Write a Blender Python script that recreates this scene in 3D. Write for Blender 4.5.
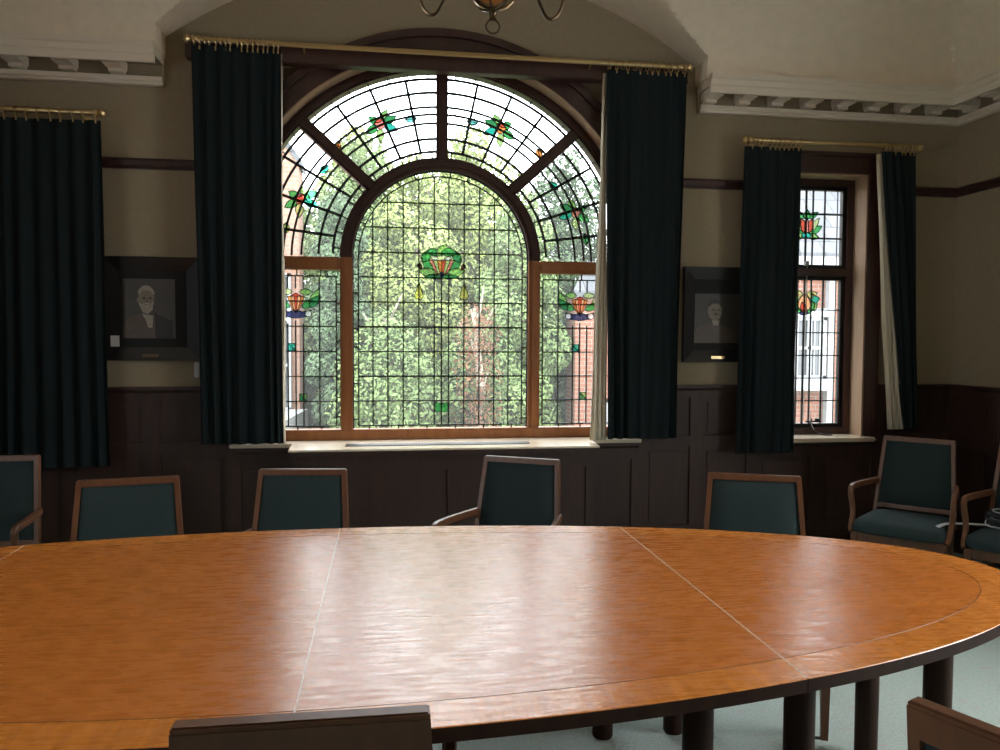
import bpy, bmesh, math, random
from mathutils import Vector, Matrix
random.seed(7)
sc = bpy.context.scene
for o in list(bpy.data.objects): bpy.data.objects.remove(o)
PI = math.pi

# ------------------------------------------------------------------ camera
F_PX, CAM_H = 775.0, 1.55
cam_d = bpy.data.cameras.new('camera'); cam_d.sensor_width = 36.0; cam_d.sensor_fit = 'HORIZONTAL'
cam_d.lens = F_PX * 36.0 / 1000.0; cam_d.clip_start = 0.05; cam_d.clip_end = 200
cam = bpy.data.objects.new('camera', cam_d); sc.collection.objects.link(cam)
RX = (0.9895451367150767, -0.14413699138131023, 0.0049950094178373376)
RY = (0.0014601223588547583, 0.04464420087031733, 0.9990018835674676)
RZ = (-0.14421612408547582, -0.988550162128455, 0.04438790949760741)
cam.matrix_world = Matrix(((RX[0], RY[0], RZ[0], 0), (RX[1], RY[1], RZ[1], 0), (RX[2], RY[2], RZ[2], CAM_H), (0, 0, 0, 1)))
sc.camera = cam
sc.view_settings.view_transform = 'Standard'
sc.view_settings.look = 'None'
sc.view_settings.gamma = 1.0
sc.view_settings.use_curve_mapping = False
sc.view_settings.exposure = 0.0

# ------------------------------------------------------------------ sky: bright even overcast
w = bpy.data.worlds.new('overcast_sky'); sc.world = w; w.use_nodes = True
nt = w.node_tree; nt.nodes.clear()
wo = nt.nodes.new('ShaderNodeOutputWorld'); bg = nt.nodes.new('ShaderNodeBackground')
tc = nt.nodes.new('ShaderNodeTexCoord'); nz = nt.nodes.new('ShaderNodeTexNoise'); cr = nt.nodes.new('ShaderNodeValToRGB')
nz.inputs['Scale'].default_value = 2.5; nz.inputs['Detail'].default_value = 4
cr.color_ramp.elements[0].position = .3; cr.color_ramp.elements[0].color = (.80, .88, .98, 1)
cr.color_ramp.elements[1].position = .7; cr.color_ramp.elements[1].color = (.95, .98, 1, 1)
nt.links.new(tc.outputs['Generated'], nz.inputs['Vector']); nt.links.new(nz.outputs['Fac'], cr.inputs['Fac'])
nt.links.new(cr.outputs['Color'], bg.inputs['Color']); bg.inputs['Strength'].default_value = 13.0
nt.links.new(bg.outputs['Background'], wo.inputs['Surface'])

def area(name, loc, rot, sx, sy, power, col=(1, 1, 1)):
    l = bpy.data.lights.new(name, 'AREA'); l.shape = 'RECTANGLE'; l.size = sx; l.size_y = sy; l.energy = power; l.color = col
    o = bpy.data.objects.new(name, l); o.location = loc; o.rotation_euler = rot; sc.collection.objects.link(o); return o
# added fill lamp in an invented right-wall window, brightening floor and table
BACK_Y, LEFT_X, RIGHT_X, FRONT_Y = -4.5, -3.5, 4.22, 5.3
sl = area('added_side_fill', (RIGHT_X + .08, 1.35, 1.95), (math.radians(48), 0, PI/2), 1.45, 1.6, 48, (1, 1, .97)); sl.data.spread = math.radians(125)

# ------------------------------------------------------------------ materials
def newmat(name):
    m = bpy.data.materials.new(name); m.use_nodes = True; nt = m.node_tree
    return m, nt, nt.nodes['Principled BSDF']
def S(b, k, v):
    if k in b.inputs: b.inputs[k].default_value = v
def plain(name, c, rough=.6, metal=0, coat=0, bump=0, bscale=60, var=0):
    m, nt, b = newmat(name)
    S(b, 'Base Color', (*c, 1)); S(b, 'Roughness', rough); S(b, 'Metallic', metal); S(b, 'Coat Weight', coat)
    S(b, 'Specular IOR Level', .5 if rough < .6 else .18)
    if bump or var:
        tc = nt.nodes.new('ShaderNodeTexCoord'); n = nt.nodes.new('ShaderNodeTexNoise'); n.inputs['Scale'].default_value = bscale
        n.inputs['Detail'].default_value = 4
        nt.links.new(tc.outputs['Object'], n.inputs['Vector'])
        if bump:
            bp = nt.nodes.new('ShaderNodeBump'); bp.inputs['Strength'].default_value = bump; bp.inputs['Distance'].default_value = .01
            nt.links.new(n.outputs['Fac'], bp.inputs['Height']); nt.links.new(bp.outputs['Normal'], b.inputs['Normal'])
        if var:
            r = nt.nodes.new('ShaderNodeValToRGB')
            r.color_ramp.elements[0].position = .3; r.color_ramp.elements[1].position = .7
            r.color_ramp.elements[0].color = (*[x*(1-var) for x in c], 1); r.color_ramp.elements[1].color = (*[min(1, x*(1+var)) for x in c], 1)
            nt.links.new(n.outputs['Fac'], r.inputs['Fac']); nt.links.new(r.outputs['Color'], b.inputs['Base Color'])
    return m
def wood(name, c1, c2, stretch=(1.2, 14, 14), rough=.35, coat=0, bump=.05, scale=3.0, coat_rough=.1, rot=0.0, waves=0.0):
    m, nt, b = newmat(name)
    tc = nt.nodes.new('ShaderNodeTexCoord'); mp = nt.nodes.new('ShaderNodeMapping'); mp.inputs['Scale'].default_value = stretch
    mp.inputs['Rotation'].default_value = (0, 0, rot)
    n = nt.nodes.new('ShaderNodeTexNoise'); n.inputs['Scale'].default_value = scale; n.inputs['Detail'].default_value = 8; n.inputs['Roughness'].default_value = .6
    n2 = nt.nodes.new('ShaderNodeTexNoise'); n2.inputs['Scale'].default_value = .9; n2.inputs['Detail'].default_value = 2
    mx = nt.nodes.new('ShaderNodeMath'); mx.operation = 'MULTIPLY_ADD'; mx.inputs[1].default_value = .65
    m2 = nt.nodes.new('ShaderNodeMath'); m2.operation = 'MULTIPLY'; m2.inputs[1].default_value = .35
    r = nt.nodes.new('ShaderNodeValToRGB'); r.color_ramp.elements[0].position = .36; r.color_ramp.elements[1].position = .64
    r.color_ramp.elements[0].color = (*c1, 1); r.color_ramp.elements[1].color = (*c2, 1)
    nt.links.new(tc.outputs['Object'], mp.inputs['Vector']); nt.links.new(mp.outputs['Vector'], n.inputs['Vector'])
    nt.links.new(tc.outputs['Object'], n2.inputs['Vector'])
    nt.links.new(n2.outputs['Fac'], m2.inputs[0]); nt.links.new(n.outputs['Fac'], mx.inputs[0]); nt.links.new(m2.outputs[0], mx.inputs[2])
    nt.links.new(mx.outputs[0], r.inputs['Fac']); nt.links.new(r.outputs['Color'], b.inputs['Base Color'])
    bp = nt.nodes.new('ShaderNodeBump'); bp.inputs['Strength'].default_value = bump; bp.inputs['Distance'].default_value = .004
    nt.links.new(n.outputs['Fac'], bp.inputs['Height']); last = bp
    if waves:
        n3 = nt.nodes.new('ShaderNodeTexNoise'); n3.inputs['Scale'].default_value = 16; n3.inputs['Detail'].default_value = 5
        mp3 = nt.nodes.new('ShaderNodeMapping'); mp3.inputs['Scale'].default_value = (.7, 4.0, 1)
        nt.links.new(tc.outputs['Object'], mp3.inputs['Vector']); nt.links.new(mp3.outputs['Vector'], n3.inputs['Vector'])
        b2 = nt.nodes.new('ShaderNodeBump'); b2.inputs['Strength'].default_value = waves; b2.inputs['Distance'].default_value = .004
        nt.links.new(n3.outputs['Fac'], b2.inputs['Height']); nt.links.new(bp.outputs['Normal'], b2.inputs['Normal']); last = b2
        # worn polish: roughness varies in soft patches
        rr = nt.nodes.new('ShaderNodeMapRange'); rr.inputs['To Min'].default_value = rough - .05; rr.inputs['To Max'].default_value = rough + .12
        rr.inputs['From Min'].default_value = .35; rr.inputs['From Max'].default_value = .7
        nt.links.new(n3.outputs['Fac'], rr.inputs['Value']); nt.links.new(rr.outputs['Result'], b.inputs['Roughness'])
    else: S(b, 'Roughness', rough)
    nt.links.new(last.outputs['Normal'], b.inputs['Normal'])
    S(b, 'Coat Weight', coat); S(b, 'Coat Roughness', coat_rough)
    if waves: nt.links.new(last.outputs['Normal'], b.inputs['Coat Normal']); S(b, 'Specular IOR Level', .5)
    return m
def glassmat(name, tint, gloss=.06, wavy=.15, veil=0.0):
    m = bpy.data.materials.new(name); m.use_nodes = True; nt = m.node_tree; nt.nodes.clear()
    o = nt.nodes.new('ShaderNodeOutputMaterial'); t = nt.nodes.new('ShaderNodeBsdfTransparent'); g = nt.nodes.new('ShaderNodeBsdfGlossy'); mx = nt.nodes.new('ShaderNodeMixShader')
    t.inputs['Color'].default_value = (*tint, 1); g.inputs['Roughness'].default_value = .08; mx.inputs['Fac'].default_value = gloss
    if wavy:
        tc = nt.nodes.new('ShaderNodeTexCoord'); n = nt.nodes.new('ShaderNodeTexNoise'); n.inputs['Scale'].default_value = 30
        r = nt.nodes.new('ShaderNodeValToRGB'); r.color_ramp.elements[0].position = .35; r.color_ramp.elements[1].position = .65
        r.color_ramp.elements[0].color = (*[x*(1-wavy) for x in tint], 1); r.color_ramp.elements[1].color = (*tint, 1)
        nt.links.new(tc.outputs['Object'], n.inputs['Vector']); nt.links.new(n.outputs['Fac'], r.inputs['Fac']); nt.links.new(r.outputs['Color'], t.inputs['Color'])
    src = t.outputs[0]
    if veil:
        tl = nt.nodes.new('ShaderNodeBsdfTranslucent'); tl.inputs['Color'].default_value = (*tint, 1); mv = nt.nodes.new('ShaderNodeMixShader'); mv.inputs['Fac'].default_value = veil
        nt.links.new(src, mv.inputs[1]); nt.links.new(tl.outputs[0], mv.inputs[2]); src = mv.outputs[0]
    nt.links.new(src, mx.inputs[1]); nt.links.new(g.outputs[0], mx.inputs[2]); nt.links.new(mx.outputs[0], o.inputs['Surface'])
    return m
def brickmat(name, ca, cb, mortar, axis='XZ', sw=.225, sh=.075):
    m, nt, b = newmat(name)
    tc = nt.nodes.new('ShaderNodeTexCoord'); sp = nt.nodes.new('ShaderNodeSeparateXYZ'); cb_ = nt.nodes.new('ShaderNodeCombineXYZ'); br = nt.nodes.new('ShaderNodeTexBrick')
    nt.links.new(tc.outputs['Object'], sp.inputs[0]); nt.links.new(sp.outputs[axis[0]], cb_.inputs[0]); nt.links.new(sp.outputs['Z'], cb_.inputs[1])
    nt.links.new(cb_.outputs[0], br.inputs['Vector'])
    br.inputs['Scale'].default_value = 1; br.inputs['Brick Width'].default_value = sw; br.inputs['Row Height'].default_value = sh; br.inputs['Mortar Size'].default_value = .008
    br.inputs['Color1'].default_value = (*ca, 1); br.inputs['Color2'].default_value = (*cb, 1); br.inputs['Mortar'].default_value = (*mortar, 1)
    nt.links.new(br.outputs['Color'], b.inputs['Base Color']); S(b, 'Roughness', .9)
    return m
M = {}
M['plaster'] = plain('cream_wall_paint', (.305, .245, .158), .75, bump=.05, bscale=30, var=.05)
M['ceil'] = plain('cream_ceiling_paint', (.76, .65, .49), .8, bump=.04, bscale=14, var=.04)
M['cornice'] = plain('off_white_cornice_paint', (.72, .63, .50), .7)
M['panel'] = wood('dark_oak_panelling', (.020, .008, .005), (.046, .019, .011), (9, 9, 1.0), .55)
M['mahog'] = wood('dark_mahogany', (.030, .012, .010), (.062, .026, .021), (6, 6, 1.2), .32)
M['frame'] = wood('brown_window_oak', (.22, .075, .020), (.34, .125, .036), (9, 9, .9), .5)  # lighter than the arch wood, partly painting in light bounced off the sill
M['sillw'] = wood('pale_sill_oak', (.66, .54, .39), (.78, .67, .51), (1, 9, 9), .18, coat=.5)
M['reveal'] = wood('tan_reveal_oak', (.30, .19, .12), (.42, .28, .18), (8, 8, .8), .4)
M['table'] = wood('polished_oak_veneer', (.44, .125, .018), (.56, .175, .028), (.9, 11, 11), .26, coat=.08, coat_rough=.15, bump=.20, waves=.085)
M['band'] = wood('polished_oak_banding', (.45, .135, .020), (.68, .235, .036), (14, 1.6, 11), .26, coat=.08, coat_rough=.15, bump=.20, rot=.6, waves=.085)
M['glint'] = plain('pale_seam_glint', (.75, .58, .46), .3)
M['line'] = plain('dark_inlay_line', (.04, .016, .008), .4)
M['tleg'] = wood('dark_stained_table_leg', (.020, .009, .006), (.038, .017, .010), (9, 9, 1), .5)
M['tleg'].node_tree.nodes['Principled BSDF'].inputs['Specular IOR Level'].default_value = .15
M['oak'] = wood('chair_oak', (.095, .036, .014), (.16, .064, .026), (9, 9, 1.2), .42)
M['green'] = plain('deep_green_upholstery', (.025, .041, .041), .9, bump=.25, bscale=400, var=.12)
M['curtain'] = plain('dark_green_velvet', (.0095, .0155, .0165), .85, bump=.1, bscale=300)
M['lining'] = plain('cream_curtain_lining', (.62, .55, .42), .85)
M['brass'] = plain('brass', (.62, .47, .24), .28, 1)
M['darkbrass'] = plain('aged_brass', (.12, .085, .05), .35, 1)
M['black'] = plain('black_metal', (.02, .02, .022), .4, .6)
M['lead'] = plain('lead_came', (.035, .037, .040), .55, .4)
M['clear'] = glassmat('clear_cathedral_glass', (.95, .96, .95), .04, .08, .035)
for n, c in dict(g1=(.09, .42, .13), g2=(.30, .55, .18), g3=(.06, .30, .12), g4=(.55, .66, .30), teal=(.05, .50, .38), cyan=(.25, .72, .66), red=(.72, .12, .07), pink=(.85, .32, .26),
                 orange=(.85, .34, .10), peach=(.95, .62, .35), navy=(.05, .06, .16), purple=(.30, .10, .12), brown=(.12, .06, .04), white=(.9, .92, .95), yellow=(.85, .80, .22)).items():
    M['sg_'+n] = glassmat('stained_glass_'+n, c, .04, .25, .14)
for n, c in dict(g1=(.09, .42, .13), g2=(.30, .55, .18), g3=(.06, .30, .12), g4=(.45, .60, .25), teal=(.05, .50, .38), cyan=(.25, .72, .66), red=(.72, .12, .07), pink=(.85, .32, .26),
                 orange=(.85, .34, .10), peach=(.95, .62, .35), purple=(.30, .10, .12), navy=(.05, .06, .16)).items():
    M['sd_'+n] = glassmat('dense_stained_glass_'+n, tuple(v**1.2*.19 for v in c), .04, .25, .05)
M['picframe'] = plain('black_picture_frame', (.012, .011, .011), .28)
M['mount'] = plain('dark_picture_mount', (.018, .018, .018), .7)
M['photo'] = plain('sepia_print_ground', (.05, .044, .036), .5, var=.15, bscale=6)
M['skin'] = plain('sepia_print_face', (.17, .135, .095), .5, var=.10, bscale=30)
M['beard'] = plain('sepia_print_beard', (.26, .225, .17), .5, var=.2, bscale=80)
M['suit'] = plain('sepia_print_suit', (.085, .062, .045), .5, var=.15, bscale=30)
M['ink'] = plain('sepia_print_shadow', (.022, .018, .014), .5)
M['paper'] = plain('white_paper', (.62, .62, .60), .7)
M['white'] = plain('white_paint', (.60, .61, .61), .5)
M['cable'] = plain('black_cable', (.015, .015, .017), .4)
M['grey'] = plain('grey_webbing', (.50, .51, .50), .6)
M['amber'] = plain('amber_glass', (.65, .18, .04), .12, coat=.5)
M['leafA'] = plain('light_green_leaf', (.185, .225, .072), .7, var=.35, bscale=1.3)
M['leafB'] = plain('mid_green_leaf', (.13, .18, .068), .7, var=.35, bscale=1.3)
M['leafC'] = plain('dark_green_leaf', (.065, .10, .050), .7, var=.35, bscale=1.3)
M['leafR'] = plain('reddish_leaf', (.13, .06, .032), .7, var=.35, bscale=1.3)
M['bark'] = plain('pale_bark', (.30, .26, .20), .8, var=.3, bscale=12)
M['lawn'] = plain('lawn', (.05, .08, .03), .9, var=.3, bscale=3)
M['paving'] = plain('pale_paving', (.2, .2, .195), .8, var=.1, bscale=4)
M['brick'] = brickmat('orange_brick', (.15, .050, .028), (.19, .072, .042), (.16, .135, .11))
M['brick2'] = brickmat('salmon_brick', (.20, .095, .060), (.23, .12, .078), (.18, .145, .12))
M['slate'] = brickmat('pale_slate_roof', (.050, .053, .058), (.075, .078, .085), (.012, .012, .014), sw=.45, sh=.30)
M['outwhite'] = plain('weathered_white_paint', (.26, .265, .27), .6)
M['winglass'] = plain('dark_outdoor_glass', (.03, .035, .04), .15)
def carpetmat():
    m, nt, b = newmat('pale_green_carpet')
    tc = nt.nodes.new('ShaderNodeTexCoord')
    n = nt.nodes.new('ShaderNodeTexNoise'); n.inputs['Scale'].default_value = 90; n.inputs['Detail'].default_value = 6
    r = nt.nodes.new('ShaderNodeValToRGB'); r.color_ramp.elements[0].position = .3; r.color_ramp.elements[1].position = .7
    r.color_ramp.elements[0].color = (.34, .42, .38, 1); r.color_ramp.elements[1].color = (.45, .53, .49, 1)
    v = nt.nodes.new('ShaderNodeTexNoise'); v.inputs['Scale'].default_value = 14; v.inputs['Detail'].default_value = 1
    mp = nt.nodes.new('ShaderNodeMapping'); mp.inputs['Scale'].default_value = (1, 2.2, 1)
    r2 = nt.nodes.new('ShaderNodeValToRGB'); r2.color_ramp.elements[0].position = .64; r2.color_ramp.elements[1].position = .72
    mx = nt.nodes.new('ShaderNodeMix'); mx.data_type = 'RGBA'
    nt.links.new(tc.outputs['Object'], n.inputs['Vector']); nt.links.new(tc.outputs['Object'], mp.inputs['Vector']); nt.links.new(mp.outputs['Vector'], v.inputs['Vector'])
    nt.links.new(n.outputs['Fac'], r.inputs['Fac']); nt.links.new(v.outputs['Fac'], r2.inputs['Fac'])
    sc_ = nt.nodes.new('ShaderNodeMath'); sc_.operation = 'MULTIPLY'; sc_.inputs[1].default_value = .5
    nt.links.new(r2.outputs['Color'], sc_.inputs[0]); nt.links.new(sc_.outputs[0], mx.inputs['Factor'])
    nt.links.new(r.outputs['Color'], mx.inputs['A']); mx.inputs['B'].default_value = (.46, .37, .36, 1)
    nt.links.new(mx.outputs['Result'], b.inputs['Base Color']); S(b, 'Roughness', .95)
    bp = nt.nodes.new('ShaderNodeBump'); bp.inputs['Strength'].default_value = .4; bp.inputs['Distance'].default_value = .01
    nt.links.new(n.outputs['Fac'], bp.inputs['Height']); nt.links.new(bp.outputs['Normal'], b.inputs['Normal'])
    return m
M['carpet'] = carpetmat()

# ------------------------------------------------------------------ mesh helpers
COL = sc.collection
def V(*a): return Vector(a)
def obj(name, bm, mat, parent=None, smooth=False, loc=None):
    me = bpy.data.meshes.new(name); bmesh.ops.recalc_face_normals(bm, faces=bm.faces[:]); bm.to_mesh(me); bm.free()
    for m_ in (mat if isinstance(mat, (list, tuple)) else [mat]): me.materials.append(m_)
    if smooth:
        for p in me.polygons: p.use_smooth = True
        try: me.set_sharp_from_angle(angle=math.radians(40))
        except Exception: pass
    o = bpy.data.objects.new(name, me); COL.objects.link(o)
    if parent is not None: o.parent = parent
    if loc is not None: o.location = loc
    return o
def empty(name, loc=(0, 0, 0), rz=0):
    o = bpy.data.objects.new(name, None); o.location = loc; o.rotation_euler = (0, 0, rz); o.empty_display_size = .1; COL.objects.link(o); return o
def tag(o, label=None, cat=None, group=None, kind=None):
    if label: o['label'] = label
    if cat: o['category'] = cat
    if group: o['group'] = group
    if kind: o['kind'] = kind
    return o
def struct(name, bm, mat, smooth=False): return tag(obj(name, bm, mat, None, smooth), kind='structure')
def box(bm, x0, x1, y0, y1, z0, z1, bev=0, mat=None):
    t = bmesh.new() if bev else bm
    vs = [t.verts.new(p) for p in ((x0,y0,z0),(x1,y0,z0),(x1,y1,z0),(x0,y1,z0),(x0,y0,z1),(x1,y0,z1),(x1,y1,z1),(x0,y1,z1))]
    fs = [t.faces.new([vs[i] for i in f]) for f in ((0,3,2,1),(4,5,6,7),(0,1,5,4),(1,2,6,5),(2,3,7,6),(3,0,4,7))]
    if bev:
        bmesh.ops.bevel(t, geom=t.edges[:], offset=bev, segments=2, affect='EDGES'); merge(bm, t)
def merge(bm, t):
    me = bpy.data.meshes.new('tmp'); t.to_mesh(me); t.free(); bm.from_mesh(me); bpy.data.meshes.remove(me)
def hexa(bm, P):      # 8 explicit corners, bottom 4 then top 4
    vs = [bm.verts.new(p) for p in P]
    for f in ((0,3,2,1),(4,5,6,7),(0,1,5,4),(1,2,6,5),(2,3,7,6),(3,0,4,7)): bm.faces.new([vs[i] for i in f])
def prism(bm, pts, y0, y1):      # polygon in XZ extruded along Y
    a = [bm.verts.new((x, y0, z)) for x, z in pts]; b = [bm.verts.new((x, y1, z)) for x, z in pts]; n = len(pts)
    bm.faces.new(a); bm.faces.new(b[::-1])
    for i in range(n): bm.faces.new((a[i], b[i], b[(i+1) % n], a[(i+1) % n]))
def frame_sweep(bm, path, prof, closed=False, up=V(0, 0, 1), scales=None):
    """sweep a closed 2D profile (u,v) along a path; u = side, v = up"""
    n = len(path); rings = []
    for i, p in enumerate(path):
        a = path[i-1] if (i or closed) else p; b = path[(i+1) % n] if (i < n-1 or closed) else p
        t = (V(*b) - V(*a)).normalized(); s = t.cross(up)
        if s.length < 1e-4: s = V(1, 0, 0)
        s.normalize(); u = s.cross(t).normalized(); k = scales[i] if scales else 1
        rings.append([bm.verts.new(V(*p) + s*q[0]*k + u*q[1]*k) for q in prof])
    m = len(prof)
    for i in range(n if closed else n-1):
        r0, r1 = rings[i], rings[(i+1) % n]
        for j in range(m): bm.faces.new((r0[j], r0[(j+1) % m], r1[(j+1) % m], r1[j]))
    if not closed: bm.faces.new(rings[0][::-1]); bm.faces.new(rings[-1])
def circ(r, n=10): return [(r*math.cos(2*PI*i/n), r*math.sin(2*PI*i/n)) for i in range(n)]
def rect(w_, h): return [(-w_/2, -h/2), (w_/2, -h/2), (w_/2, h/2), (-w_/2, h/2)]
def tube(bm, path, r, n=10, closed=False, up=V(0, 0, 1), scales=None): frame_sweep(bm, path, circ(r, n), closed, up, scales)
def lathe(bm, prof, n=24, origin=(0, 0, 0), axis='Z'):
    rings = []
    for r, z in prof:
        ring = []
        for i in range(n):
            a = 2*PI*i/n; x, y = r*math.cos(a), r*math.sin(a)
            p = (x, y, z) if axis == 'Z' else (z, x, y)
            ring.append(bm.verts.new(V(*p) + V(*origin)))
        rings.append(ring)
    for a, b in zip(rings, rings[1:]):
        for j in range(n): bm.faces.new((a[j], a[(j+1) % n], b[(j+1) % n], b[j]))
    bm.faces.new(rings[0][::-1]); bm.faces.new(rings[-1])
def catmull(pts, k=6):
    P = [V(*p) for p in pts]; P = [P[0]*2-P[1]] + P + [P[-1]*2-P[-2]]; out = []
    for i in range(1, len(P)-2):
        for j in range(k):
            t = j/k; a, b, c, d = P[i-1], P[i], P[i+1], P[i+2]
            out.append(.5*((2*b) + (c-a)*t + (2*a-5*b+4*c-d)*t*t + (3*b-a-3*c+d)*t**3))
    out.append(P[-2]); return out
def tree_copy(o, parent=None):
    c = o.copy(); COL.objects.link(c); c.parent = parent
    for ch in list(o.children): tree_copy(ch, c)
    return c

# ================================================================== SHELL
WX, WZ = .378, 2.073          # centre of the arched window
R_OPEN = 1.40                 # wall opening
bm = bmesh.new(); box(bm, LEFT_X-.4, RIGHT_X+.4, BACK_Y-.4, FRONT_Y+.45, -.15, 0); struct('floor', bm, M['carpet'])
def arch_pts(cx, cz, r, z0, n=48):
    return [(cx + r, z0)] + [(cx + r*math.cos(PI*i/n), cz + r*math.sin(PI*i/n)) for i in range(n+1)] + [(cx - r, z0)]
def cut(wall, cutters):
    for c in cutters:
        md = wall.modifiers.new('b', 'BOOLEAN'); md.operation = 'DIFFERENCE'; md.object = c; md.solver = 'EXACT'
    dg = bpy.context.evaluated_depsgraph_get(); me = bpy.data.meshes.new_from_object(wall.evaluated_get(dg))
    wall.modifiers.clear(); wall.data = me
    for c in cutters: bpy.data.objects.remove(c)
def boxobj(x0, x1, y0, y1, z0, z1):
    b = bmesh.new(); box(b, x0, x1, y0, y1, z0, z1); return obj('cut', b, M['plaster'])
bm = bmesh.new(); box(bm, LEFT_X-.4, RIGHT_X+.4, FRONT_Y, FRONT_Y+.34, -.15, 4.3)
wf = struct('wall_front', bm, M['plaster'])
bm = bmesh.new(); prism(bm, arch_pts(WX, WZ, R_OPEN, .84), FRONT_Y-.2, FRONT_Y+.6); c1 = obj('cut', bm, M['plaster'])
SX0, SX1, SZ0, SZ1 = 2.73, 3.49, .85, 2.775
cut(wf, [c1, boxobj(SX0, SX1, FRONT_Y-.2, FRONT_Y+.6, SZ0, SZ1)])
bm = bmesh.new(); box(bm, RIGHT_X, RIGHT_X+.3, BACK_Y-.4, FRONT_Y, -.15, 4.3); wr = struct('wall_right', bm, M['plaster'])
cut(wr, [boxobj(RIGHT_X-.2, RIGHT_X+.6, .6, 2.1, 1.0, 2.8)])
bm = bmesh.new(); box(bm, LEFT_X-.3, LEFT_X, BACK_Y-.4, FRONT_Y, -.15, 4.3); wl = struct('wall_left', bm, M['panel'])  # unseen wall; dark finish set to cut bounced light
cut(wl, [boxobj(LEFT_X-.6, LEFT_X+.2, .25, 1.75, 1.3, 2.8)])
bm = bmesh.new(); box(bm, LEFT_X, RIGHT_X, BACK_Y-.3, BACK_Y, -.15, 4.3); wb = struct('wall_back', bm, M['panel'])  # also unseen and darkened against bounced light

# ---- coved ceiling with a lunette vault over the arched window (one continuous surface)
LZC, LR, LDX = 1.05, 3.007, 1.775
def cove(d):                    # d = distance in from the cornice top edge
    A, B = 2.0, .77
    if d <= 0: return 3.345
    if d >= A: return 3.345 + B
    return 3.345 + B*math.sqrt(max(0, 1 - ((A-d)/A)**2))
def ceil_z(x, y):
    z = min(cove(FRONT_Y-.2-y), cove(RIGHT_X-.2-x), cove(x-LEFT_X-.2), cove(y-BACK_Y-.2))
    dx = abs(x-WX)
    if dx < LDX and y > 1.8: z = max(z, LZC + math.sqrt(LR*LR-dx*dx))
    return z
def dsamp(L0, L1, fine):        # samples, denser near both ends
    s = set()
    for a, sg in ((L0, 1), (L1, -1)):
        for d in (0, .1, .19, .2, .202, .206, .212, .22, .23, .245, .26, .28, .3, .33, .36, .4, .45): s.add(round(a+sg*d, 4))
    n = int((L1-L0)/fine)
    for i in range(1, n):
        v = L0 + (L1-L0)*i/n
        if L0+.45 < v < L1-.45: s.add(round(v, 4))
    return sorted(s)
xs = set(dsamp(LEFT_X, RIGHT_X, .06))
for i in range(0, 90): xs.add(round(WX-LDX+2*LDX*i/89, 4))
for e in (-1, 1):
    for q in (0.0005, -.0005): xs.add(round(WX+e*(LDX+q), 4))
xs = sorted(xs); ys = dsamp(BACK_Y, FRONT_Y, .05)
bm = bmesh.new()
G = [[bm.verts.new((x, y, ceil_z(x, y))) for y in ys] for x in xs]
T = [[None]*len(ys) for _ in xs]
for i in range(len(xs)-1):
    for j in range(len(ys)-1): bm.faces.new((G[i][j], G[i][j+1], G[i+1][j+1], G[i+1][j]))
me = bpy.data.meshes.new('ceiling'); bm.to_mesh(me); bm.free(); me.materials.append(M['ceil'])
for p in me.polygons: p.use_smooth = True
try: me.set_sharp_from_angle(angle=math.radians(25))
except Exception: pass
ce = bpy.data.objects.new('ceiling', me); COL.objects.link(ce); tag(ce, kind='structure')
bm = bmesh.new(); box(bm, LEFT_X-.4, RIGHT_X+.4, BACK_Y-.4, FRONT_Y+.4, 4.3, 4.4); struct('roof_slab', bm, M['ceil'])
# ---- cornice: profile swept round the room, with modillion blocks in its mesh
def cornice(name, x0, x1, mode, lab_end=(0, 0)):
    """mode 'front': runs along X on the window wall; 'right'/'left': runs along Y"""
    prof = [(0, 3.160), (.045, 3.160), (.05, 3.172), (.062, 3.180), (.066, 3.205), (.035, 3.212), (.03, 3.288), (.205, 3.288), (.205, 3.240), (.225, 3.240), (.23, 3.285), (.238, 3.292), (.242, 3.325), (.255, 3.335), (.258, 3.362), (0, 3.362)]
    bm = bmesh.new()
    def P(d, t, z):
        return (t, FRONT_Y-d, z) if mode == 'front' else ((RIGHT_X-d, t, z) if mode == 'right' else (LEFT_X+d, t, z))
    rings = []
    for t, mitre in ((x0, lab_end[0]), (x1, lab_end[1])):
        rings.append([bm.verts.new(P(d, t + mitre*d, z)) for d, z in prof])
    n = len(prof)
    for j in range(n): bm.faces.new((rings[0][j], rings[0][(j+1) % n], rings[1][(j+1) % n], rings[1][j]))
    bm.faces.new(rings[0]); bm.faces.new(rings[1][::-1])
    L = x1-x0; k = max(1, int(round(L/.288)))
    for i in range(k+1):
        c = x0 + .06 + i*(L-.32)/k if mode == 'front' and lab_end[1] else x0 + .10 + i*.288
        if c > x1-.05: continue
        for w_, z0, z1, d1 in ((.050, 3.236, 3.289, .19), (.042, 3.214, 3.238, .10)):
            a = P(.025, c-w_, z0); b = P(d1, c+w_, z1)
            box(bm, min(a[0], b[0]), max(a[0], b[0]), min(a[1], b[1]), max(a[1], b[1]), z0, z1)
    bm.faces.ensure_lookup_table()
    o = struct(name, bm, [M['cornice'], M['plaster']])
    for p in o.data.polygons[5:7]: p.material_index = 1  # recess and soffit take the darker wall paint, painting in their shade
    return o
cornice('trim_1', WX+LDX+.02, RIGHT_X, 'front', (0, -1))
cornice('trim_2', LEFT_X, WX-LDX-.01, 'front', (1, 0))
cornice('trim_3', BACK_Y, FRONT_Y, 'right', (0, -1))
cornice('trim_4', BACK_Y, FRONT_Y, 'left', (0, -1))
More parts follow.
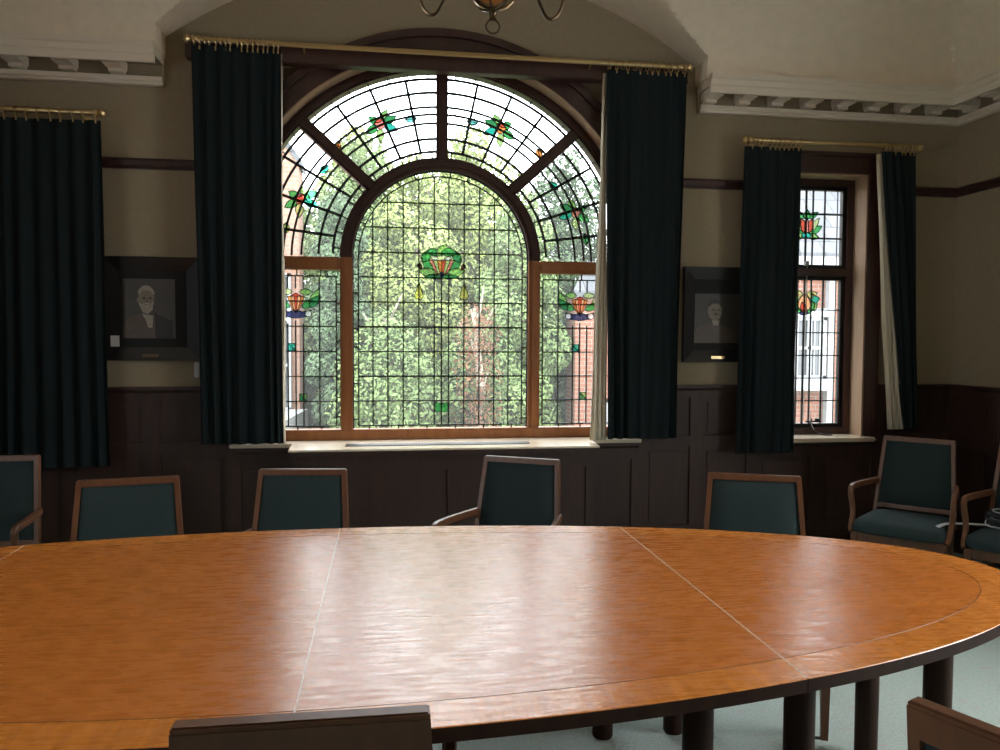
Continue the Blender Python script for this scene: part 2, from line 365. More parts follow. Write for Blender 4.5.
# ---- picture rail and panelling
def rail_profile(z0, h, d): return [(0, z0), (d*.6, z0), (d, z0+h*.3), (d, z0+h*.75), (d*.5, z0+h), (0, z0+h)]
def run(bm, prof, x0, x1, mode, base=0):
    def P(d, t, z): return (t, FRONT_Y-base-d, z) if mode == 'front' else ((RIGHT_X-base-d, t, z) if mode == 'right' else (LEFT_X+base+d, t, z))
    r = [[bm.verts.new(P(d, t, z)) for d, z in prof] for t in (x0, x1)]; n = len(prof)
    for j in range(n): bm.faces.new((r[0][j], r[0][(j+1) % n], r[1][(j+1) % n], r[1][j]))
    bm.faces.new(r[0]); bm.faces.new(r[1][::-1])
pr = rail_profile(2.635, .068, .03)
for n_, (a, b, mode) in enumerate(((LEFT_X, WX-1.56, 'front'), (WX+1.56, SX0-.10, 'front'), (SX1+.10, RIGHT_X, 'front'), (BACK_Y, FRONT_Y, 'right'), (BACK_Y, FRONT_Y, 'left'))):
    bm = bmesh.new(); run(bm, pr, a, b, mode); struct('trim_%d' % (5+n_), bm, M['mahog'])
def panelling(name, x0, x1, mode, z1=1.24, skip=None):
    bm = bmesh.new()
    run(bm, [(0, 0), (.03, 0), (.03, z1-.03), (0, z1-.03)], x0, x1, mode)
    run(bm, [(0, z1-.045), (.045, z1-.04), (.06, z1-.02), (.06, z1), (0, z1)], x0, x1, mode)
    run(bm, [(0, 0), (.05, 0), (.05, .13), (.035, .16), (0, .16)], x0, x1, mode)
    L = x1-x0; k = max(1, int(round(L/.46))); st = L/k
    def P(d, t, z): return (t, FRONT_Y-d, z) if mode == 'front' else ((RIGHT_X-d, t, z) if mode == 'right' else (LEFT_X+d, t, z))
    rows = ((.24, z1-.12),) if z1 < 1 else ((.24, .80), (.88, z1-.09))
    # stiles and rails stand proud round each sunk panel
    def bar(t0, t1, za, zb):
        a = P(.028, t0, za); b = P(.045, t1, zb)
        box(bm, min(a[0], b[0]), max(a[0], b[0]), min(a[1], b[1]), max(a[1], b[1]), za, zb)
    for i in range(k+1):
        c = x0+i*st; bar(max(x0, c-.05), min(x1, c+.05), .16, z1-.04)
    zz = [.16] + [v for r in rows for v in r] + [z1-.04]
    for za, zb in zip(zz[0::2], zz[1::2]):
        for i in range(k): bar(x0+i*st+.05, x0+(i+1)*st-.05, za, zb)
    for i in range(k):
        for za, zb in rows:
            t0, t1 = x0+i*st+.085, x0+(i+1)*st-.085
            a = P(.03, t0, za+.035); b = P(.037, t1, zb-.035)
            box(bm, min(a[0], b[0]), max(a[0], b[0]), min(a[1], b[1]), max(a[1], b[1]), za+.035, zb-.035)
    return struct(name, bm, M['panel'])
panelling('trim_10', LEFT_X, -1.0, 'front')
panelling('trim_11', 1.76, SX0-.11, 'front')
panelling('trim_12', SX1+.11, RIGHT_X, 'front')
panelling('trim_13', BACK_Y, FRONT_Y, 'right') if False else None
panelling('trim_14', 2.4, FRONT_Y, 'right')
panelling('trim_15', 2.0, FRONT_Y, 'left')
panelling('trim_16', -1.0, 1.76, 'front', .835)
panelling('trim_17', SX0-.11, SX1+.11, 'front', .83)

# ================================================================== GREAT ARCHED WINDOW
GY = 5.45
win = tag(empty('window_1', (WX, GY, .84)), kind='structure')
def wobj(name, bm, mat, smooth=False, parent=None, label=None, root=None):
    root = root or win
    o = obj(name, bm, mat, parent or root, smooth)
    if parent is None: o.matrix_parent_inverse = Matrix.Translation(-root.location)
    if label: o['label'] = label
    return o
def ring_seg(bm, cx, cz, r0, r1, a0, a1, y0, y1, n=48):
    pts = [(cx+r1*math.cos(a0+(a1-a0)*i/n), cz+r1*math.sin(a0+(a1-a0)*i/n)) for i in range(n+1)]
    qts = [(cx+r0*math.cos(a0+(a1-a0)*i/n), cz+r0*math.sin(a0+(a1-a0)*i/n)) for i in range(n+1)]
    A = [[bm.verts.new((x, y, z)) for x, z in L] for L in (pts, qts) for y in (y0, y1)]   # outer y0, outer y1, inner y0, inner y1
    for i in range(n):
        bm.faces.new((A[0][i], A[0][i+1], A[1][i+1], A[1][i])); bm.faces.new((A[2][i], A[3][i], A[3][i+1], A[2][i+1]))
        bm.faces.new((A[0][i], A[2][i], A[2][i+1], A[0][i+1])); bm.faces.new((A[1][i], A[1][i+1], A[3][i+1], A[3][i]))
    bm.faces.new((A[0][0], A[1][0], A[3][0], A[2][0])); bm.faces.new((A[0][-1], A[2][-1], A[3][-1], A[1][-1]))
# casing: moulded wooden architrave on the wall face
bm = bmesh.new()
for r0, r1, d in ((1.40, 1.425, .035), (1.425, 1.50, .028), (1.50, 1.55, .05)):
    ring_seg(bm, WX, WZ, r0, r1, 0, PI, FRONT_Y-d, FRONT_Y, 72)
    for s in (-1, 1):
        a, b = sorted((WX+s*r0, WX+s*r1)); box(bm, a, b, FRONT_Y-d, FRONT_Y, .86, WZ)
wobj('architrave', bm, M['mahog'])
# reveal lining between wall opening and frame
bm = bmesh.new(); ring_seg(bm, WX, WZ, 1.393, 1.402, 0, PI, FRONT_Y-.03, GY+.02, 72)
for s in (-1, 1):
    a, b = sorted((WX+s*1.393, WX+s*1.402)); box(bm, a, b, FRONT_Y-.03, GY+.02, .86, WZ)
wobj('reveal_lining', bm, M['reveal'])
# outer frame
FY0, FY1 = GY-.045, GY+.05
bm = bmesh.new(); ring_seg(bm, WX, WZ, 1.321, 1.393, 0, PI, FY0, FY1, 72)
for s in (-1, 1):
    a, b = sorted((WX+s*1.321, WX+s*1.393)); box(bm, a, b, FY0, FY1, .86, WZ)
ring_seg(bm, WX, WZ, 1.335, 1.37, 0, PI, FY0-.015, FY0, 72)
wobj('outer_frame', bm, M['mahog'])
bm = bmesh.new(); box(bm, WX-1.321, WX+1.321, FY0-.01, FY1, .86, .932, .006); wobj('bottom_rail', bm, M['frame'])
RI, RO, IZ = .613, .695, 2.113
bm = bmesh.new(); ring_seg(bm, WX, IZ, RI, RO, 0, PI, FY0, FY1, 48); ring_seg(bm, WX, IZ, RI+.025, RO-.025, 0, PI, FY0-.014, FY0, 48)
wobj('inner_arch', bm, M['mahog'], True)
for s in (-1, 1):
    a, b = sorted((WX+s*RI, WX+s*RO)); bm = bmesh.new(); box(bm, a, b, FY0, FY1, .932, IZ, .006); box(bm, a+.022, b-.022, FY0-.014, FY0, .932, IZ, .004); wobj('post', bm, M['frame'])
    a, b = sorted((WX+s*RO, WX+s*1.321)); bm = bmesh.new(); box(bm, a, b, FY0, FY1, 2.027, 2.113, .006); box(bm, a, b, FY0-.012, FY0, 2.05, 2.09, .004); wobj('transom', bm, M['frame'])
for ang in (PI/4, PI/2, 3*PI/4):
    bm = bmesh.new(); c, s = math.cos(ang), math.sin(ang); hw = .040
    for h, y0, y1 in ((hw, FY0, FY1), (hw*.5, FY0-.014, FY0)):
        P = [];
        for y in (y0, y1):
            for r, q in ((RO-.02, -h), (1.33, -h), (1.33, h), (RO-.02, h)): P.append((WX+r*c-q*s, y, (WZ if r > 1 else IZ)+r*s+q*c))
        hexa(bm, P)
    wobj('radial_bar', bm, M['mahog'])

# ---- leaded glass
CW = .0085
def came(bm, x0, z0, x1, z1, w_=CW, y=None):
    y = GY if y is None else y
    d = V(x1-x0, 0, z1-z0); L = d.length
    if L < 1e-4: return
    d /= L; n = V(-d.z, 0, d.x)*w_/2; a, b = V(x0, 0, z0), V(x1, 0, z1); h = .005
    P = [(a-n), (b-n), (b+n), (a+n)]
    hexa(bm, [(p.x, y-h, p.z) for p in P] + [(p.x, y+h, p.z) for p in P])
def sheet(bm, pts, y):
    vs = [bm.verts.new((x, y, z)) for x, z in pts]; bm.faces.new(vs)
def cz_of(r): return IZ if r <= .745 else WZ + (IZ-WZ)*max(0, (1.28-r)/.535)
def arc_came(bm, r, a0, a1, w_=CW):
    n = max(3, int(abs(a1-a0)*r/.05))
    P = [(WX+r*math.cos(a0+(a1-a0)*i/n), cz_of(r)+r*math.sin(a0+(a1-a0)*i/n)) for i in range(n+1)]
    for p, q in zip(P, P[1:]): came(bm, *p, *q, w_)
ROWS = [.955+.1716*k for k in range(0, 10)]
# centre light
g = bmesh.new(); sheet(g, arch_pts(WX, IZ, RI+.01, .925, 48), GY)
g1 = wobj('leaded_light', g, M['clear'])
bm = bmesh.new(); xb = .572
def in_arch_z(dx, r): return IZ + math.sqrt(max(0, r*r-dx*dx))
for dx in (-.474, -.372, -.266, -.158, -.0505, .0505, .158, .266, .372, .474):
    if abs(dx) < .1:
        came(bm, WX+dx, ROWS[0], WX+dx, 2.02); came(bm, WX+dx, 2.25, WX+dx, in_arch_z(dx, xb))
    else: came(bm, WX+dx, ROWS[0], WX+dx, in_arch_z(dx, xb))
came(bm, WX, ROWS[0], WX, 2.02, .010)
for z in ROWS:
    hw = xb if z < IZ else math.sqrt(max(0, xb*xb-(z-IZ)**2))
    if hw > .05: came(bm, WX-hw, z, WX+hw, z, .012 if z in (ROWS[2], ROWS[4]) else CW)
for s in (-1, 1): came(bm, WX+s*xb, ROWS[0], WX+s*xb, IZ); came(bm, WX+s*(RI-.004), .935, WX+s*(RI-.004), IZ)
arc_came(bm, xb, 0, PI); arc_came(bm, RI-.004, 0, PI)
for i in range(1, 15): a = PI*i/15; came(bm, WX+xb*math.cos(a), IZ+xb*math.sin(a), WX+RI*math.cos(a), IZ+RI*math.sin(a))
for k in range(9):
    z = 1.0+k*.125
    for s in (-1, 1): came(bm, WX+s*xb, z, WX+s*RI, z)
for k in range(6): x = WX-.5+k*.2; came(bm, x, .932, x, ROWS[0])
wobj('lead_cames', bm, M['lead'], parent=g1)
# side lights
for s in (-1, 1):
    g = bmesh.new(); a, b = sorted((WX+s*(RO-.005), WX+s*1.325)); box_pts = [(a, .93), (b, .93), (b, 2.03), (a, 2.03)]; sheet(g, box_pts, GY)
    g1 = wobj('leaded_light', g, M['clear']); bm = bmesh.new(); cx = WX+s*.995; zt = 1.985
    for dx in (-.272, -.16, -.052, .052, .16, .272): came(bm, cx+dx, ROWS[0], cx+dx, zt if abs(dx) > .1 else (1.66 if True else zt))
    for dx in (-.052, .052): came(bm, cx+dx, 1.90, cx+dx, zt)
    came(bm, cx, ROWS[0], cx, 1.68, .009); came(bm, cx, 1.9, cx, zt)
    for z in ROWS[:6]: came(bm, cx-.272, z, cx+.272, z)
    came(bm, cx-.272, zt, cx+.272, zt)
    for k in range(8):
        z = 1.02+k*.13; came(bm, cx-.305, z, cx-.272, z); came(bm, cx+.272, z, cx+.305, z)
    for k in range(3): x = cx-.15+k*.16; came(bm, x, .932, x, ROWS[0]); came(bm, x, zt, x, 2.027)
    wobj('lead_cames', bm, M['lead'], parent=g1)
# fan lights
for q in range(4):
    a0, a1 = q*PI/4, (q+1)*PI/4; n = 14; g = bmesh.new()
    pts = [(WX+1.325*math.cos(a0+(a1-a0)*i/n), WZ+1.325*math.sin(a0+(a1-a0)*i/n)) for i in range(n+1)] + \
          [(WX+(RO-.005)*math.cos(a1-(a1-a0)*i/n), WZ+(RO-.005)*math.sin(a1-(a1-a0)*i/n)) for i in range(n+1)]
    sheet(g, pts, GY); g1 = wobj('leaded_light', g, M['clear']); bm = bmesh.new()
    e0 = a0+(.045 if q else .05); e1 = a1-.045
    for r in (.745, .84, .955, 1.02, 1.075, 1.18, 1.28): arc_came(bm, r, a0+.03/r, a1-.03/r, .014 if r in (.955, 1.02, 1.075) else .016)
    for k in (1, 2, 3):
        a = a0+k*PI/16; cc, ss = math.cos(a), math.sin(a)
        came(bm, WX+.745*cc, IZ+.745*ss, WX+1.28*cc, WZ+1.28*ss, .018)
    for k in range(7):
        a = a0+(k+.7)*PI/4/7.4; cc, ss = math.cos(a), math.sin(a); came(bm, WX+1.28*cc, WZ+1.28*ss, WX+1.318*cc, WZ+1.318*ss)
    for k in range(5):
        a = a0+(k+.6)*PI/4/5.2; cc, ss = math.cos(a), math.sin(a); came(bm, WX+.697*cc, IZ+.697*ss, WX+.745*cc, IZ+.745*ss)
    wobj('lead_cames', bm, M['lead'], parent=g1)

# ---- stained-glass motifs, metres in the window plane
class Motif:
    """pieces of coloured glass: later pieces lie over earlier ones, so each spot of the motif holds one piece only"""
    def __init__(s, cx, cz, rot=0, sc_=1.0, y=None, mirror=1): s.c = (cx, cz); s.rot = rot; s.s = sc_; s.p = []; s.y = GY if y is None else y; s.m = mirror
    def T(s, p):
        x, z = p[0]*s.s*s.m, p[1]*s.s; c, q = math.cos(s.rot), math.sin(s.rot); return (s.c[0]+x*c-z*q, s.c[1]+x*q+z*c)
    def poly(s, pts, col, lead=.0042): s.p.append(([s.T(p) for p in pts], col, lead))
    def leaf(s, cx, cz, ang, L, W, col, bend=0.0):
        n = 6; up = []; dn = []
        for i in range(n+1):
            t = i/n; w_ = W/2*math.sin(PI*t**.85); b = bend*math.sin(PI*t)
            up.append((t*L, b+w_)); dn.append((t*L, b-w_))
        pts = up + dn[::-1][1:-1]; c, q = math.cos(ang), math.sin(ang)
        s.poly([(cx+x*c-z*q, cz+x*q+z*c) for x, z in pts], col)
    @staticmethod
    def inside(P, x, z):
        r = False; j = len(P)-1
        for i in range(len(P)):
            xi, zi = P[i]; xj, zj = P[j]
            if (zi > z) != (zj > z) and x < (xj-xi)*(z-zi)/(zj-zi)+xi: r = not r
            j = i
        return r
    def done(s, name, root, label, dense=False):
        cols = list(dict.fromkeys(c for _, c, _ in s.p)); X = [x for P, _, _ in s.p for x, z in P]; Z = [z for P, _, _ in s.p for x, z in P]
        st = max(.0022, min(.0035, (max(X)-min(X))/14)); x0, z0 = min(X), min(Z); nx = int((max(X)-x0)/st)+2; nz = int((max(Z)-z0)/st)+2
        bm = bmesh.new(); vv = {}
        def vert(i, k):
            if (i, k) not in vv: vv[(i, k)] = bm.verts.new((x0+i*st, s.y-.0062, z0+k*st))
            return vv[(i, k)]
        boxes = [(min(p[0] for p in P), max(p[0] for p in P), min(p[1] for p in P), max(p[1] for p in P)) for P, _, _ in s.p]
        def top(x, z):
            for k in range(len(s.p)-1, -1, -1):
                b = boxes[k]
                if b[0] <= x <= b[1] and b[2] <= z <= b[3] and s.inside(s.p[k][0], x, z): return k
            return -1
        for i in range(nx):
            for k in range(nz):
                t = top(x0+(i+.5)*st, z0+(k+.5)*st)
                if t >= 0: f = bm.faces.new((vert(i, k), vert(i+1, k), vert(i+1, k+1), vert(i, k+1))); f.material_index = cols.index(s.p[t][1])
        o = wobj(name, bm, [M[('sd_' if dense else 'sg_')+c] for c in cols], root=root, label=label)
        bm = bmesh.new()
        for k, (P, c, ld) in enumerate(s.p):
            for a, b in zip(P, P[1:]+P[:1]):
                L = math.hypot(b[0]-a[0], b[1]-a[1]); n = max(1, int(L/.012))
                for j in range(n):
                    p = (a[0]+(b[0]-a[0])*j/n, a[1]+(b[1]-a[1])*j/n); q = (a[0]+(b[0]-a[0])*(j+1)/n, a[1]+(b[1]-a[1])*(j+1)/n)
                    if top((p[0]+q[0])/2, (p[1]+q[1])/2) <= k: came(bm, *p, *q, ld, s.y-.006)
        wobj('lead_outline', bm, M['lead'], parent=o); return o
U = .0070   # one unit
def fan_cup(m, cx, cz, W, H, cols, u=U):
    """cup of slim petals closing to a point at the bottom"""
    n = len(cols)
    for i, c in enumerate(cols):
        t0, t1 = -1+2*i/n, -1+2*(i+1)/n
        def edge(t, k): return (cx+W/2*t*(1-k)**.6*u, cz+(-k*H)*u + (-.0)*u)
        L = [edge(t0, k/4) for k in range(4)]; R = [edge(t1, k/4) for k in range(4)]
        m.poly(L + [(cx, cz-H*u)] + R[::-1], c, .004)
# centre flower
m = Motif(WX, 2.082, sc_=.93)
m.leaf(-2*U, -10*U, 2.45, 26*U, 11*U, 'g1', .01); m.leaf(2*U, -10*U, .69, 26*U, 11*U, 'g1', -.01)
m.leaf(-20*U, 2*U, 1.0, 16*U, 9*U, 'g1'); m.leaf(20*U, 2*U, 2.14, 16*U, 9*U, 'g3')
m.leaf(-16*U, 14*U, -.2, 17*U, 8*U, 'g3'); m.leaf(-5*U, 8*U, .9, 17*U, 9*U, 'g2'); m.leaf(16*U, 12*U, 3.2, 18*U, 9*U, 'g1', -.01)
m.leaf(-4*U, -12*U, 2.9, 22*U, 10*U, 'g2'); m.leaf(4*U, -12*U, .25, 22*U, 10*U, 'g2')
m.leaf(0, -14*U, 3.1, 19*U, 5*U, 'g3'); m.leaf(0, -14*U, .04, 19*U, 5*U, 'g3')
fan_cup(m, 0, 4*U, 27, 18, ['pink', 'g4', 'orange', 'red', 'g4', 'pink'])
for s in (-1, 1): m.leaf(s*(3 if s > 0 else 11)*U, 6*U, 0, 8*U, 4*U, 'white'); m.poly([(s*21*U, -2*U), (s*24*U, 1*U), (s*26*U, -2*U), (s*24*U, -6*U), (s*21*U, -6*U)], 'brown')
m.poly([(-3*U, -11*U), (0, -8*U), (3*U, -11*U), (0, -16*U)], 'navy')
m.done('stained_glass_flower', win, 'green-leaved flower with orange and purple cup in the middle light')
for s in (-1, 1):
    m = Motif(WX+s*22.5*U, 1.90); m.poly([(0, 8*U), (4.5*U, -6*U), (3*U, -9*U), (-3*U, -9*U), (-4.5*U, -6*U)], 'yellow'); m.done('stained_glass_drop', win, 'yellow drop')
m = Motif(WX, 1.085)
for s in (-1, 1): m.poly([(0, 3*U), (s*6*U, 4*U), (s*7*U, -2*U), (s*5*U, -6*U), (0, -5*U)], 'g1')
m.done('stained_glass_leaf', win, 'pair of green leaves low on the stem')
# side-light flowers
for s in (-1, 1):
    m = Motif(WX+s*.992, 1.80, sc_=1.08, mirror=-s)
    for q, c in ((-1, 'g4'), (1, 'g2')):
        m.leaf(q*14*U, -4*U, PI/2-q*.35, 18*U, 9*U, c, .0); m.leaf(q*3*U, 10*U, 0 if q > 0 else PI, 12*U, 6*U, c)
        m.leaf(q*5*U, -4*U, PI/2-q*1.1, 15*U, 7*U, 'g1')
    m.leaf(12*U, -4*U, .9, 14*U, 7*U, 'g3')
    m.poly([(-14*U, -6*U), (-6*U, -8*U), (0, -6*U), (6*U, -8*U), (14*U, -6*U), (12*U, -12*U), (0, -14*U), (-12*U, -12*U)], 'navy')
    for q in (-1, 1): m.poly([(q*11*U+3*U*math.cos(2*PI*i/8), -9.5*U+3*U*math.sin(2*PI*i/8)) for i in range(8)], 'white')
    fan_cup(m, 0, 6*U, 15, 15, ['orange', 'peach', 'red', 'peach', 'orange'])
    m.poly([(-5*U, 6*U), (0, 9*U), (5*U, 6*U)], 'red')
    m.done('stained_glass_flower', win, 'orange cup flower with green leaves and navy base in a side light')
    for dx, dz, c in ((-.03 if s < 0 else -.03, 1.50, 'teal'), (.03 if s > 0 else .045, 1.155, 'g3')):
        m = Motif(WX+s*.992+dx, dz)
        m.poly([(-3.5*U, -3.5*U), (3.5*U, -3.5*U), (-3.5*U, 3.5*U)], c); m.poly([(3.5*U, -3.5*U), (3.5*U, 3.5*U), (-3.5*U, 3.5*U)], 'g2' if c == 'g3' else 'teal')
        m.done('stained_glass_leaf', win, 'small green square leaf in a side light')
# fan-light flowers
for ang, r, bud, spin in ((113.9, 1.04, 'pink', 0), (156, 1.05, 'red', 1), (66.8, 1.04, 'orange', 0), (22.3, 1.03, 'pink', 1)):
    a = math.radians(ang); m = Motif(WX+r*math.cos(a), WZ+r*math.sin(a), rot=a-PI/2 if not spin else (a-PI/2)*.3, mirror=1 if ang > 90 else -1)
    for la, c, L in ((3.3, 'g1', 14), (.75, 'g2', 13), (.1, 'g3', 15), (4.3, 'g4', 15), (5.6, 'teal', 15), (2.2, 'g1', 10)): m.leaf(3*U*math.cos(la), 3*U*math.sin(la), la, L*U, 8*U, c)
    m.poly([(-5*U, 4*U), (0, 5.5*U), (5*U, 4*U), (3.5*U, -3*U), (0, -5*U), (-3.5*U, -3*U)], bud)
    m.poly([(-5*U, 4*U), (0, 5.5*U), (5*U, 4*U), (0, 2.2*U)], 'purple' if spin else 'red')
    m.done('stained_glass_flower', win, 'leafy flower round a small red or orange bud in a curved fan light', dense=ang in (113.9, 66.8))
for ang, r, c, rot in ((132, 1.06, 'orange', 1.2), (102, 1.02, 'cyan', .1), (78, 1.02, 'cyan', 3.0), (49, 1.05, 'orange', -1.2), (141.5, 1.02, 'teal', .7), (167.5, 1.08, 'g2', 1.4), (36, .98, 'teal', 2.5), (11.3, 1.05, 'g1', -1.3), (170, 1.12, 'g2', 1.0)):
    a = math.radians(ang); m = Motif(WX+r*math.cos(a), WZ+r*math.sin(a), rot=rot); m.leaf(-6*U, 0, 0, 12*U, 7*U, c); m.poly([(-6*U, 0), (6*U, 0), (0, 3*U)], c)
    m.done('stained_glass_leaf', win, 'small leaf in a curved fan light', dense=45 < ang < 135)

# ---- window board, its front nosing, grille
bm = bmesh.new(); box(bm, WX-1.40, WX+1.40, 5.24, GY-.02, .835, .862, .005); wobj('inner_sill', bm, M['sillw'])
ws = tag(empty('radiator_casing', (.40, 5.2, 0)), 'dark panelled oak radiator casing with a pale window board under the arched window', 'radiator casing')
def pobj(name, bm, mat, root, smooth=False, label=None):
    o = obj(name, bm, mat, root, smooth); o.matrix_parent_inverse = Matrix.Translation(-root.location)
    if label: o['label'] = label
    return o
bm = bmesh.new(); box(bm, -.60, 1.39, 5.08, 5.25, 0, .80)
for k in range(4):
    a = -.60+k*.4975; box(bm, a, a+.06, 5.068, 5.08, .14, .70); 
box(bm, 1.33, 1.39, 5.068, 5.08, .14, .70); box(bm, -.60, 1.39, 5.068, 5.08, .70, .80); box(bm, -.60, 1.39, 5.068, 5.08, 0, .14)
pobj('casing_front', bm, M['panel'], ws)
bm = bmesh.new(); hexa(bm, [(-.62, 5.02, .836), (1.41, 5.02, .836), (1.41, 5.25, .838), (-.62, 5.25, .838), (-.62, 5.02, .848), (1.41, 5.02, .848), (1.41, 5.25, .863), (-.62, 5.25, .863)]); pobj('window_board', bm, M['sillw'], ws, label='pale oak window board')
bm = bmesh.new(); box(bm, -.615, 1.405, 5.026, 5.25, .80, .836, .004); pobj('board_moulding', bm, M['panel'], ws)
bm = bmesh.new(); hexa(bm, [(-.27, 5.12, .8545), (.95, 5.12, .8545), (.95, 5.19, .859), (-.27, 5.19, .859), (-.27, 5.12, .8575), (.95, 5.12, .8575), (.95, 5.19, .862), (-.27, 5.19, .862)])
for k in range(60): x = -.265+k*.0205; hexa(bm, [(x, 5.122, .8575), (x+.008, 5.122, .8575), (x+.008, 5.188, .862), (x, 5.188, .862), (x, 5.122, .8605), (x+.008, 5.122, .8605), (x+.008, 5.188, .865), (x, 5.188, .865)])
pobj('vent_grille', bm, M['black'], ws, label='black slotted grille')

# ================================================================== SMALL WINDOW
HY = 5.47
w2 = tag(empty('window_2', (3.11, HY, .85)), kind='structure')
def w2o(name, bm, mat, **k): return wobj(name, bm, mat, root=w2, **k)
bm = bmesh.new()
for a, b in ((SX0-.11, SX0), (SX1, SX1+.11)): box(bm, a, b, FRONT_Y-.035, FRONT_Y, .85, SZ1+.14, .006); 
box(bm, SX0, SX1, FRONT_Y-.035, FRONT_Y, SZ1, SZ1+.14, .006); box(bm, SX0-.12, SX1+.12, FRONT_Y-.05, FRONT_Y, SZ1+.12, SZ1+.15, .006)
w2o('architrave', bm, M['mahog'])
bm = bmesh.new(); box(bm, SX0, SX0+.012, FRONT_Y-.02, HY, SZ0, SZ1); box(bm, SX1-.012, SX1, FRONT_Y-.02, HY, SZ0, SZ1); box(bm, SX0, SX1, FRONT_Y-.02, HY, SZ1-.012, SZ1)
w2o('reveal_lining', bm, M['reveal'])
bm = bmesh.new(); y0, y1 = HY-.04, HY+.05
box(bm, SX0+.012, 2.80, y0, y1, SZ0, SZ1-.012); box(bm, 3.425, SX1-.012, y0, y1, SZ0, SZ1-.012)
box(bm, 2.80, 3.425, y0, y1, 2.715, SZ1-.012); box(bm, 2.80, 3.425, y0, y1, SZ0, .905); box(bm, 2.80, 3.425, y0-.01, y1, 2.045, 2.10)
w2o('frame', bm, M['mahog'])
for z0, z1 in ((.905, 2.045), (2.10, 2.715)):
    bm = bmesh.new()
    for a, b, c, d in ((2.80, 2.826, z0, z1), (3.397, 3.425, z0, z1), (2.826, 3.397, z0, z0+.03), (2.826, 3.397, z1-.03, z1)): box(bm, a, b, HY-.02, HY+.02, c, d)
    o = w2o('casement', bm, M['black'], label='black metal casement')
    g = bmesh.new(); sheet(g, [(2.826, z0+.03), (3.397, z0+.03), (3.397, z1-.03), (2.826, z1-.03)], HY); w2o('pane', g, M['clear'], parent=o)
    bm = bmesh.new(); zb, zt = z0+.03, z1-.03; xc = 3.112
    for dx in (-.15, -.055, .055, .15): came(bm, xc+dx, zb, xc+dx, zt, .011, y=HY)
    came(bm, xc, zb, xc, zt, .014, y=HY); came(bm, 3.365, zb, 3.365, zt, .004, y=HY)
    if z0 < 1:
        for z in [.935+.1716*k for k in range(1, 6)]: came(bm, 2.826, z, 3.397, z, y=HY)
    else:
        for z in (2.33, 2.51): came(bm, 2.826, z, 3.397, z, .012, y=HY)
    w2o('lead_cames', bm, M['lead'], parent=o)
bm = bmesh.new(); box(bm, SX0-.07, SX1+.05, 5.19, HY-.03, SZ0-.025, SZ0+.004, .005); w2o('inner_sill', bm, M['sillw'])
m = Motif(3.115, 2.42, y=HY)
for q in (-1, 1):
    m.leaf(q*3*U, -8*U, PI/2-q*1.05, 17*U, 8*U, 'g1'); m.leaf(q*3*U, -6*U, PI/2-q*.65, 19*U, 7*U, 'g4'); m.leaf(q*2*U, -10*U, PI/2-q*1.75, 13*U, 7*U, 'g2'); m.leaf(q*2*U, 8*U, PI/2-q*1.0, 13*U, 6*U, 'g1')
m.leaf(0, 6*U, PI/2, 12*U, 8*U, 'g1'); m.leaf(-6*U, -10*U, 0, 12*U, 7*U, 'teal')
m.poly([(-7*U, 8*U), (-2*U, 5*U), (-2.5*U, -7*U), (-5*U, -6*U), (-7*U, 0)], 'red'); m.poly([(7*U, 8*U), (2*U, 5*U), (2.5*U, -7*U), (5*U, -6*U), (7*U, 0)], 'red')
m.poly([(-2*U, 5*U), (0, 9*U), (2*U, 5*U), (2.5*U, -7*U), (-2.5*U, -7*U)], 'pink')
m.done('stained_glass_flower', w2, 'red tulip with green leaves in the upper light')
m = Motif(3.110, 1.85, y=HY)
for q in (-1, 1):
    m.leaf(q*2*U, 9*U, PI/2-q*1.5, 13*U, 9*U, 'g4', -q*.01); m.leaf(q*12*U, -10*U, PI/2+q*.12, 20*U, 8*U, 'g2'); m.leaf(q*5*U, -12*U, PI/2-q*.35, 17*U, 8*U, 'g1')
m.leaf(8*U, 2*U, .25, 10*U, 8*U, 'teal'); m.leaf(-6*U, -12*U, 0, 12*U, 4*U, 'navy')
m.leaf(0, -12*U, PI/2, 22*U, 15*U, 'peach'); m.leaf(1*U, -12*U, PI/2+.3, 13*U, 7*U, 'red')
m.done('stained_glass_flower', w2, 'peach bud with a red flame and green leaves in the lower light')
bm = bmesh.new(); tube(bm, catmull([(3.16, HY-.045, 1.02), (3.16, HY-.05, .95), (3.17, HY-.09, .885), (3.22, HY-.14, .862), (3.29, HY-.15, .860)]), .004, 8); w2o('loose_cord', bm, M['white'])
bm = bmesh.new(); tube(bm, catmull([(3.18, HY-.03, .97), (3.155, HY-.05, .93), (3.17, HY-.09, .885), (3.21, HY-.14, .865), (3.27, HY-.15, .862)]), .005, 8); box(bm, 3.13, 3.25, HY-.045, HY-.02, .945, .958, .003); box(bm, 3.20, 3.235, HY-.06, HY-.03, .95, .975, .004)
w2o('window_stay', bm, M['black'])
bm = bmesh.new(); tube(bm, [(3.105, HY-.045, 2.15), (3.10, HY-.05, 1.6), (3.10, HY-.05, .98)], .0035, 6)
tube(bm, [(2.955, HY-.045, 2.12), (2.945, HY-.05, 1.95)], .0035, 6); box(bm, 3.09, 3.12, HY-.05, HY-.02, 2.12, 2.155, .003)
w2o('pull_cord', bm, M['grey'])

